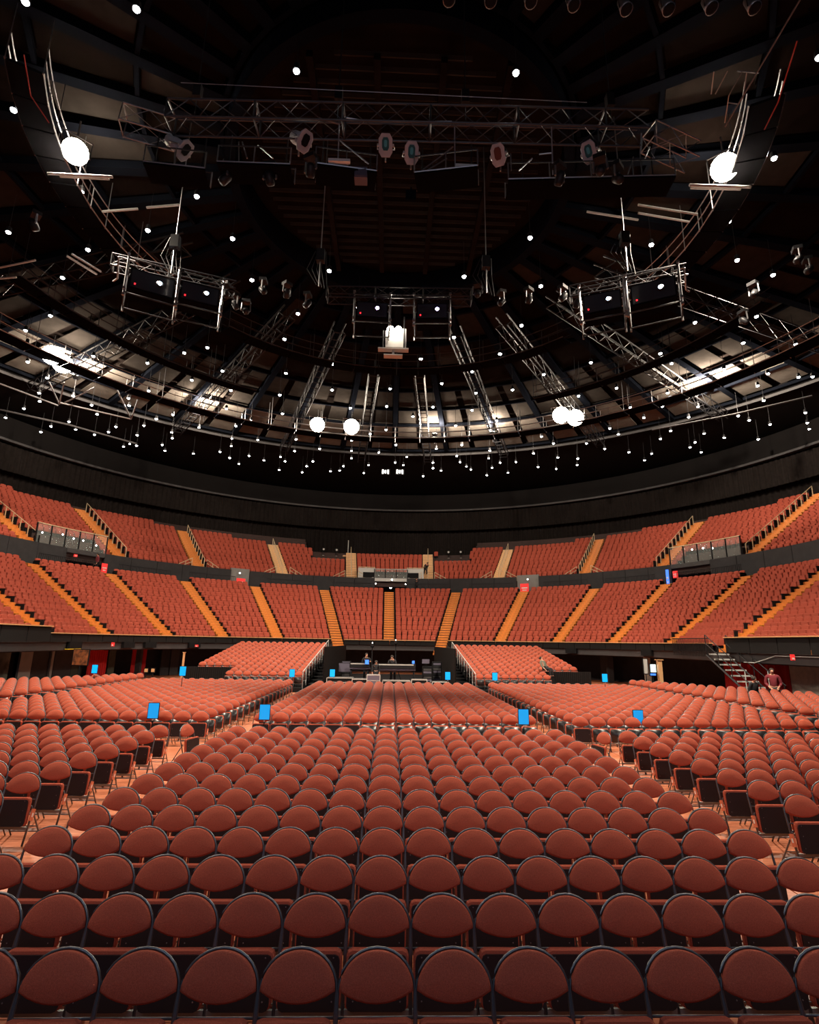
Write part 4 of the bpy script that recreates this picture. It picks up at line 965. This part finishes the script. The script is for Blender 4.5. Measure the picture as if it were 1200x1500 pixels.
for n, t_ in enumerate([-1.25, -.95, -.62, -.33, -.10, .10, .33, .60, .9, 1.2]):   # radial catwalks with cross struts
    t = thing('radial_truss', 'dark radial roof truss running out to the wall, %s from the left' % ordn(n + 1), 'truss', pol(20, t_, 21.35), -t_, 'radial trusses of the roof')
    for x in (-.35, .35):
        for z in (0, .75):
            q = MB(); bar(q, (x, -9 if abs(t_) > .2 else -4, z), (x, 15, z), .05, 5); part('chord', q, 'dsteel', t)
    q = MB(); y = -9 if abs(t_) > .2 else -4; i = 0
    while y < 15:
        for x in (-.35, .35): bar(q, (x, y, .75 * (i % 2)), (x, y + .9, .75 * ((i + 1) % 2)), .025, 4)
        bar(q, (-.35, y, 0), (.35, y, 0), .03, 4); y += .9; i += 1
    k_ = part('lattice', q, 'dsteel', t); k_['kind'] = 'stuff'
    q = MB()
    for y in (-4, 3, 10): bar(q, (0, y, .75), (0, y, 1.25), .03, 4)
    part('hanger', q, 'dsteel', t)

# box trusses
MT['gsteel'] = mat('grey_truss_tube', (.085, .09, .10), .45, .7)
def box_truss(a, b, s_, label, m='steel', r=.03, up_=Vector((0, 0, 1)), name='lighting_truss', bay=None, hangers=()):
    a, b = Vector(a), Vector(b); d = (b - a); L = d.length; d.normalize(); sdv = d.cross(up_).normalized(); upv = sdv.cross(d).normalized(); t = thing(name, label, 'truss', a)
    cs = [sdv * (i * s_ / 2) + upv * (j * s_ / 2) for i, j in ((-1, -1), (1, -1), (1, 1), (-1, 1))]
    for c in cs:
        q = MB(); bar(q, c, c + d * L, r, 6); part('chord', q, m, t)
    bay = bay or s_; n = max(1, round(L / bay)); q = MB()
    for i in range(n):
        for k in range(4):
            c0, c1 = cs[k], cs[(k + 1) % 4]
            if i % 2: c0, c1 = c1, c0
            bar(q, c0 + d * (L * i / n), c1 + d * (L * (i + 1) / n), r * .5, 4)
    z_ = part('lacing', q, m, t); z_['kind'] = 'stuff'
    for k in range(0, n + 1, 4):
        q = MB()
        for m_ in range(4): bar(q, cs[m_] + d * (L * k / n), cs[(m_ + 1) % 4] + d * (L * k / n), r * .9, 4)
        part('joint_frame', q, m, t)
    for f_ in hangers:
        q = MB(); p = d * (L * f_); bar(q, p, p + Vector((0, 0, 5.2)), .018, 4); q.box(p + Vector((0, 0, .95)), (.22, .2, .45)); part('chain_hoist', q, 'dsteel', t)
    return t
A = at(250, 172, 17.4); B_ = at(945, 188, 17.4)
box_truss(A, B_, .62, 'long straight box truss across the top of the view', 'gsteel', .032, hangers=(.05, .35, .62, .93))
A2, B2 = at(180, 175, 17.6), at(255, 210, 17.2); box_truss(A2, B2 + Vector((0, 0, .3)), .6, 'short lattice truss angled off the left end of the long truss', 'steel', .022)
A2, B2 = at(950, 200, 17.3), at(1015, 230, 17.0); box_truss(A2, B2, .6, 'short lattice truss angled off the right end of the long truss', 'steel', .022)
q = MB(); bar(q, at(265, 121, 18.0), at(860, 150, 18.0), .012, 4); tag(obj('steel_cable', q.mesh('steel_cable', 'steel'), None), 'thin straight steel cable above the long box truss', 'cable')

# bridge platforms under the long truss
def bridge(x0, y0, x1, y1, Z, label, dep=.7, m='steel'):
    a, b = at(x0, y0, Z), at(x1, y1, Z); t = thing('truss_bridge', label, 'platform', a); d = b - a; L = d.length; d.normalize(); back = Vector((-d.y, d.x, 0)) * dep
    q = MB(); q.box(d * (L / 2) + back / 2 - Vector((0, 0, .05)), (L, dep, .06), Matrix.Rotation(math.atan2(d.y, d.x), 3, 'Z')); part('deck', q, 'matte', t)
    for o_ in (Vector((0, 0, 0)), back, Vector((0, 0, .55)), back + Vector((0, 0, .55))):
        q = MB(); bar(q, o_, o_ + d * L, .022, 5); part('rail', q, m if o_.z < .1 and o_.length < .1 else 'dsteel', t)
    n = max(2, int(L / 1.1))
    for i in range(n + 1):
        p = d * (L * i / n); q = MB(); bar(q, p, p + Vector((0, 0, .55)), .02, 4); part('post', q, m, t); q = MB(); bar(q, p + back, p + back + Vector((0, 0, .55)), .02, 4); part('post', q, m, t)
    for f_ in (.1, .9):
        q = MB(); p = d * (L * f_) + back / 2; bar(q, p, p + Vector((0, 0, 17.2 - Z)), .022, 5); part('hanger', q, 'dsteel', t)
    return a, b
bridge(462, 238, 552, 250, 16.0, 'white edged bridge platform under the truss, left of centre'); bridge(607, 252, 700, 242, 16.0, 'white edged bridge platform under the truss, right of centre')
bridge(318, 236, 425, 240, 15.9, 'bridge platform under the left part of the truss'); bridge(745, 262, 990, 256, 15.9, 'long dark bridge platform under the right part of the truss'); bridge(210, 236, 300, 246, 15.8, 'bridge platform at the far left under the truss')
for n, (x, y, lab) in enumerate([(497, 236, 'left'), (537, 253, 'second'), (683, 244, 'right')]):
    p = at(x, y, 16.1); t = thing('light_bar', 'short white light bar on the truss bridge, %s of three' % lab, 'light', p); q = MB(); q.box((0, 0, 0), (.62 if n != 1 else .3, .1, .09)); part('tube', q, 'white', t); q = MB(); q.box((0, .08, 0), (.5 if n != 1 else .25, .05, .12)); part('housing', q, 'steel', t)
p = at(529, 258, 15.9); q = MB(); q.box((0, 0, 0), (.36, .3, .36)); q.box((0, -.16, 0), (.30, .02, .30)); q.box((0, 0, .2), (.2, .2, .05)); tag(obj('equipment_box', q.mesh('equipment_box', 'slate'), None, p), 'plum-grey equipment box hung under the left bridge platform', 'box')
p = at(602, 287, 15.4); q = MB(); q.box((0, 0, 0), (.30, .1, .32)); q.box((0, -.055, .0), (.26, .01, .28)); q.box((0, .1, .15), (.05, .2, .3)); tag(obj('hanging_sign_box', q.mesh('hanging_sign_box', 'beam'), None, p), 'small navy box hanging below the truss centre', 'box')
# follow-spot lamps facing the stage
def face_lamp(x, y, Z, yaw, pitch, label, lens='lens', s_=1.18):
    p = at(x, y, Z); t = thing('truss_spot', label, 'spotlight', p, 0, 'grey faced spots on the long truss')
    ax = (Vector((0, 0, CH)) - p).normalized(); ax = (Matrix.Rotation(yaw, 3, 'Z') @ ax); sdv = ax.cross(Vector((0, 0, 1))).normalized(); upv = sdv.cross(ax).normalized()
    oc = [(.17, .14), (.10, .25), (-.10, .25), (-.17, .14), (-.17, -.14), (-.10, -.25), (.10, -.25), (.17, -.14)]; oc = [(a * s_, b * s_) for a, b in oc]
    q = MB(); q.prism(oc, (0, 0, 0), sdv, upv, ax, .05, 0, .06, .01); part('face_plate', q, 'face', t)
    q = MB(); q.lathe([(.13 * s_, -.85), (.16 * s_, -.8), (.17 * s_, 0)], (0, 0, 0), ax, 12); part('barrel', q, 'dsteel' if lens != 'dark' else 'face', t, True)
    q = MB(); q.prism([(a * .5, b * .55 + .03 * s_) for a, b in oc], ax * .052, sdv, upv, ax, .02); part('lens', q, lens, t)
    if lens == 'lens':
        q = MB(); q.prism([(a * .22, b * .3 + .04 * s_) for a, b in oc], ax * .074, sdv, upv, ax, .006); part('lens_reflection', q, 'bluel2', t)
    q = MB(); q.tube([sdv * (.2 * s_), sdv * (.22 * s_) - ax * .4 - upv * .1, sdv * (-.22 * s_) - ax * .4 - upv * .1, sdv * (-.2 * s_)], .018, 5); q.tube([-ax * .4 - upv * .1, -ax * .4 + Vector((0, 0, -.6))], .025, 5); part('yoke', q, 'steel', t)
    for sd in (-1, 1):
        q = MB(); q.box(sdv * (.19 * s_ * sd), (.04, .04, .08)); part('handle', q, 'light', t)
MT['bluel2'] = mat('teal_glass_glint', (.05, .35, .45), .15, spec=.8)
face_lamp(270, 220, 16.6, .75, 0, 'round grey spot on the truss, farthest left', 'dark'); face_lamp(446, 207, 16.9, .5, 0, 'grey spot turned sideways on the truss, second from left', 'dark')
face_lamp(565, 213, 16.9, -.05, 0, 'grey spot with a teal lens, left of the centre pair'); face_lamp(603, 224, 16.7, .05, 0, 'grey spot with a teal lens, right of the centre pair')
face_lamp(730, 227, 16.7, -.2, 0, 'grey spot with a dull red lens, right of centre', 'lensr'); face_lamp(863, 223, 16.7, -.25, 0, 'grey spot with a teal lens, farthest right', 'lens')
# extra pipes, brackets and fittings on the truss
def pipes(name, label, pts, r=.02, m='steel', cat='pipe', Z=None):
    q = MB(); o = at(*pts[0][0][:2], pts[0][0][2])
    for (a, b) in pts: bar(q, at(*a) - o, at(*b) - o, r, 5)
    return tag(obj(name, q.mesh(name, m), None, o), label, cat)
pipes('hanging_pipe_frame', 'upright pipe and diagonal braces left of the centre spots', [((497, 182, 17), (495, 240, 16.1)), ((497, 182, 17), (468, 173, 17.2)), ((497, 205, 16.8), (540, 240, 16.2)), ((505, 172, 17.2), (528, 176, 17.2))])
pipes('hanging_pipe_frame', 'upright pipe and long diagonal braces right of the centre spots', [((666, 186, 17), (667, 246, 16.1)), ((664, 215, 16.7), (618, 250, 16.1)), ((655, 232, 16.4), (622, 252, 16.1)), ((637, 178, 17.2), (662, 178, 17.2))])
pipes('hanging_pipe_frame', 'upright pipes at the left part of the long truss', [((350, 208, 16.8), (350, 236, 16)), ((355, 208, 16.8), (362, 232, 16)), ((378, 213, 16.8), (400, 232, 16)), ((377, 150, 17.8), (376, 170, 17.6))])
pipes('hanging_pipe_frame', 'upright pipe right of the centre with a short brace', [((808, 186, 17), (810, 256, 16)), ((790, 226, 16.5), (808, 224, 16.5)), ((760, 250, 16.1), (780, 232, 16.4)), ((748, 225, 16.6), (749, 250, 16.1))])
pipes('hanging_pipe_frame', 'upright pipe at the right end of the long truss', [((938, 225, 16.8), (941, 258, 16)), ((940, 195, 17.4), (938, 225, 16.9)), ((945, 232, 16.6), (952, 215, 16.9)), ((928, 230, 16.6), (920, 255, 16))])
pipes('boom_pipe', 'long thin diagonal pipe at the upper right corner', [((1172, 0, 18.5), (1062, 186, 17.2))], .025)
pipes('ladder_frame', 'small ladder like pipe frame left of the diagonal pipe', [((1080, 104, 18), (1112, 107, 18)), ((1087, 105, 18), (1068, 140, 17.7)), ((1094, 106, 18), (1089, 143, 17.7)), ((1068, 140, 17.7), (1062, 180, 17.4)), ((1066, 150, 17.7), (1082, 152, 17.7)), ((1066, 104, 18), (1048, 138, 17.8)), ((1046, 105, 18), (1042, 138, 17.8))], .016)
pipes('white_pipe_frame', 'white pipe frame hanging at the far left below the floods', [((0, 562, 20), (85, 594, 20)), ((88, 590, 20), (192, 614, 20)), ((192, 614, 20), (202, 585, 20.4)), ((192, 614, 20), (172, 572, 20.6)), ((87, 592, 20), (94, 560, 20.5)), ((87, 592, 20), (72, 560, 20.6)), ((95, 590, 20), (138, 568, 20.6))], .055)
pipes('side_rail', 'long pale rail low on the left roof edge', [((0, 600, 19.6), (100, 622, 19.6)), ((100, 622, 19.6), (200, 650, 19.6))], .07, 'fascia'); pipes('side_rail', 'long pale rail low on the right roof edge', [((955, 630, 19.6), (1075, 607, 19.6)), ((1075, 607, 19.6), (1190, 580, 19.6))], .07, 'fascia')
pipes('lit_edge_bar', 'short bright bar pair below the upper left flood', [((70, 254, 19.4), (165, 259, 19.4)), ((88, 258, 19.4), (160, 262, 19.4))], .05, 'light'); pipes('lit_edge_bar', 'short bright bar pair below the upper right flood', [((1010, 271, 19.4), (1100, 274, 19.4)), ((1012, 275, 19.4), (1085, 277, 19.4))], .05, 'light')  # pale bars stand for roof edges lit white by the floods
pipes('lit_edge_bar', 'bright straight bar at the left edge of the view', [((0, 392, 20), (52, 381, 20)), ((0, 408, 20), (24, 406, 20))], .045, 'light'); pipes('lit_edge_bar', 'bright bar above the left projector frame', [((150, 310, 20), (202, 306, 20)), ((215, 304, 20), (262, 300, 20))], .05, 'light')
pipes('lit_edge_bar', 'bright parallel bars below the right end of the truss', [((935, 300, 20), (1022, 314, 20)), ((935, 312, 20), (1010, 325, 20)), ((860, 310, 20), (935, 322, 20))], .045, 'light')
pipes('lit_edge_bar', 'pale twin bars running down left of the projector frame', [((98, 375, 20), (142, 402, 20)), ((105, 372, 20), (148, 398, 20))], .05, 'light')
# coloured cable drops beside the upper floods
pipes('red_cable_drop', 'red cable running down to the upper right flood', [((1168, 60, 19), (1140, 150, 18.8)), ((1140, 150, 18.8), (1120, 190, 18.6))], .02, 'rcable', 'cable'); pipes('red_cable_drop', 'red and yellow cable running down to the upper left flood', [((35, 80, 19), (45, 140, 18.8)), ((45, 140, 18.8), (72, 180, 18.6))], .018, 'rcable', 'cable')
# row of lamp cans along the top right edge
for n, (x, y) in enumerate([(658, 0), (719, 2), (778, 3), (841, 8), (918, 14), (980, 14), (1043, 12), (1106, 12)]):
    p = at(x, y, 15.5); t = thing('par_can', 'black lamp can hanging at the top edge of the view, %s from left' % ordn(n + 1), 'spotlight', p, 0, 'lamp cans along the top edge'); ax = Vector((.1, -.25, -1)).normalized()
    q = MB(); q.lathe([(.05, -.42), (.10, -.36), (.115, -.1), (.13, 0)], (0, 0, 0), ax, 14); part('body', q, 'steel', t, True); q = MB(); q.lathe([(.118, .0), (.09, .02)], (0, 0, 0), ax, 12); part('lens', q, 'dark', t)
    q = MB(); q.tube([(.14, 0, .05), (.15, 0, .4), (-.15, 0, .4), (-.14, 0, .05)], .012, 5); bar(q, (0, 0, .4), (0, 0, .9), .015); part('yoke', q, 'dsteel', t)
pp = [at(x, y - 30, 16.3) for x, y in [(640, 0), (778, 3), (918, 14), (1043, 12), (1130, 12)]]; q = MB(); q.tube(pp, .03, 6); tag(obj('lamp_pipe', q.mesh('lamp_pipe', 'dsteel'), None), 'curved dark pipe carrying the lamp cans at the top edge', 'pipe')

# projector frames
def projector(x, y, Z, w_, h, lens, label, aimx=0):
    c = at(x, y, Z); t = thing('projector_frame', label, 'projector', c)
    ax = (Vector((0, 0, CH)) - c).normalized(); fwd_ = Vector((ax.x, ax.y, 0)).normalized(); s_ = Vector((-fwd_.y, fwd_.x, 0)); R = Matrix.Rotation(math.atan2(s_.y, s_.x), 3, 'Z')
    q = MB(); q.box(R @ Vector((0, 0, 0)), (w_ * .86, .9, h * .72), R); part('body', q, 'matte', t)
    f = .47
    sgn = 1 if (R @ Vector((0, 1, 0))).dot(fwd_) > 0 else -1
    q = MB(); q.box(R @ Vector((0, sgn * .46, 0)), (w_ * .80, .02, h * .62), R); part('front_panel', q, 'lensd', t)
    q = MB(); q.lathe([(.12, 0), (.12, .08), (.10, .1)], R @ Vector((.14 * w_, sgn * .47, .02)), fwd_, 12); part('lens_ring', q, 'dsteel', t); q = MB(); q.lathe([(.075, .1), (.06, .13)], R @ Vector((.14 * w_, sgn * .47, .02)), fwd_, 10); part('lens', q, lens, t)
    q = MB(); q.box(R @ Vector((.32 * w_ * (-1 if sgn > 0 else 1) * -1, sgn * .48, -h * .2)), (.05, .03, .05), R); part('status_lamp', q, 'redled', t)
    for sx in (-1, 1):
        for sy in (-1, 1):
            q = MB(); b = R @ Vector((sx * w_ / 2, sy * .55, 0)); bar(q, b + Vector((0, 0, -h * .75)), b + Vector((0, 0, h * .75)), .035, 6); part('upright', q, 'steel', t)
    for z in (-h * .62, h * .62):
        for sy in (-1, 1): q = MB(); bar(q, R @ Vector((-w_ / 2, sy * .55, z)), R @ Vector((w_ / 2, sy * .55, z)), .03); part('cross_rail', q, 'dsteel', t)
        for sx in (-1, 1): q = MB(); bar(q, R @ Vector((sx * w_ / 2, -.55, z)), R @ Vector((sx * w_ / 2, .55, z)), .03); part('cross_rail', q, 'dsteel', t)
    q = MB()
    for sx in (-1, 1):
        for z in (-h * .72, -h * .5, h * .7): q.box(R @ Vector((sx * w_ / 2, sgn * .6, z)), (.1, .08, .09), R)
    part('clamp', q, 'steel', t)
MT['lensd'] = mat('dark_glass_front', (.03, .035, .045), .15)
projector(222, 425, 15.6, 1.75, 1.15, 'bluel', 'hanging projector with a bluish lens, left one of the left pair'); projector(292, 440, 15.6, 1.6, 1.1, 'bluel', 'hanging projector with a cyan lens, right one of the left pair')
projector(883, 452, 15.6, 1.6, 1.15, 'bluel', 'hanging projector with a violet-blue lens, left one of the right pair'); projector(958, 436, 15.6, 1.8, 1.2, 'bluel', 'hanging projector with a bright blue lens, right one of the right pair')
projector(545, 463, 16.2, 1.5, 1.0, 'violet', 'hanging projector with a violet lens left of the centre lamp'); projector(633, 465, 16.2, 1.5, 1.0, 'violet', 'hanging projector with a violet lens right of the centre lamp')
for x, y, nm in ((257, 355, 'left pair'), (915, 350, 'right pair'), (470, 375, 'left of the centre projectors'), (712, 385, 'right of the centre projectors')):
    p = at(x, y, 16.9); t = thing('chain_motor', 'chain motor and cables above the projectors, ' + nm, 'motor', p, 0, 'chain motors of the projectors')
    q = MB(); q.box((0, 0, 0), (.3, .25, .5)); part('motor', q, 'dsteel', t); q = MB(); bar(q, (0, 0, .25), (0, 0, 5.4), .02, 4); bar(q, (0, 0, -.25), (0, 0, -1.3), .03, 5); part('chain', q, 'steel', t)
    q = MB()
    for k in range(5): q.tube([(.1 * k - .2, 0, .2), (.18 * k - .5, .1, -.5), (.1 * k - .1, .05, -1.2 - .05 * k)], .018, 4)
    b_ = part('cable_loop', q, 'dsteel', t); b_['kind'] = 'stuff'
for x0, y0, x1, y1, lab in ((165, 385, 345, 425, 'truss carrying the left pair of projectors'), (835, 432, 1005, 400, 'truss carrying the right pair of projectors'), (480, 432, 690, 436, 'truss carrying the centre projectors')):
    box_truss(at(x0, y0, 16.9), at(x1, y1, 16.9), .5, lab, 'dsteel', .03)
pipes('bracket_pipe', 'hooked pipe bracket at the left end of the left projectors', [((174, 376, 16.6), (172, 408, 16.2)), ((172, 408, 16.2), (166, 412, 16.2)), ((174, 376, 16.6), (198, 383, 16.6)), ((172, 388, 16.5), (168, 388, 16.5))], .035)
pipes('bracket_pipe', 'hooked pipe bracket at the right end of the right projectors', [((1003, 392, 16.6), (1005, 424, 16.2)), ((1005, 424, 16.2), (1010, 427, 16.2)), ((1003, 392, 16.6), (985, 397, 16.6)), ((1004, 402, 16.5), (1008, 402, 16.5))], .035)
# centre lamp and its little platform
c = at(577, 482, 16.0); t = thing('centre_lamp', 'warm lamp pair between the violet projectors with a small platform below', 'floodlight', c)
for sx in (-.14, .2):
    q = MB(); q.lathe([(.08, -.1), (.14, 0), (.13, .03)], (sx, 0, 0), (0, -1, -.3), 12); part('lamp', q, 'flood', t)
q = MB(); q.box((.1, .25, -.35), (.9, .3, .9)); part('back_board', q, 'light', t)
for sx in (-.45, .45):
    q = MB(); bar(q, (sx, 0, .6), (sx, 0, -1.0), .03); part('upright', q, 'dsteel', t)
q = MB(); q.box((0, 0, -1.0), (1.3, .3, .05)); q.box((0, 0, -1.3), (.8, .3, .05)); bar(q, (0, 0, -1), (0, 0, -1.3), .05); part('platform', q, 'light', t)
glow(c + Vector((.1, -.5, .0)), 60, .15)
# a row of small dark fixtures hanging between the trusses
random.seed(3)
for n, (x, y) in enumerate([(330, 430), (345, 447), (318, 445), (360, 455), (385, 425), (700, 430), (735, 442), (775, 438), (825, 435), (845, 445), (420, 430), (450, 445), (1090, 470), (1105, 430), (1170, 380), (1185, 395), (50, 330), (455, 250), (330, 262), (905, 262), (880, 250), (820, 262), (395, 262)]):
    p = at(x, y, 16.4 if n < 17 else 15.7); t = thing('moving_head', 'small dark moving head lamp hanging under the roof, %s placed from left' % ordn(1 + sorted([330, 345, 318, 360, 385, 700, 735, 775, 825, 845, 420, 450, 1090, 1105, 1170, 1185, 50, 455, 331, 905, 880, 820, 395]).index(x if x != 330 or n == 0 else 331)) if not (n == 22) else 'small dark moving head lamp under the truss above the left bridge', 'spotlight', p, random.uniform(0, 6), 'small moving heads')
    q = MB(); q.box((0, 0, .42), (.34, .28, .14)); part('base', q, 'dsteel', t); q = MB(); q.tube([(.17, 0, .35), (.19, 0, .0), (.17, 0, -.02)], .03, 5); q.tube([(-.17, 0, .35), (-.19, 0, .0), (-.17, 0, -.02)], .03, 5); part('yoke', q, 'steel', t)
    q = MB(); q.lathe([(.07, -.2), (.13, -.12), (.13, .12), (.10, .18)], (0, 0, 0), (random.uniform(-.5, .5), -.6, -.8), 10); part('head', q, 'dsteel', t, True)
# two small lit letter panels hanging at the end of the roof
for x, lab in ((565, 'left'), (586, 'right')):
    p = at(x, 691, 20.0); t = thing('letter_display', 'tiny pale lit display at the far roof edge, %s of two' % lab, 'display', p); q = MB(); q.box((0, .1, 0), (.9, .15, .6)); part('casing', q, 'dark', t)
    for k in range(3):
        q = MB(); q.box((-.28 + .27 * k, 0, .0), (.14, .03, .42 if k != 1 else .3)); part('lit_bar', q, 'bulb', t)
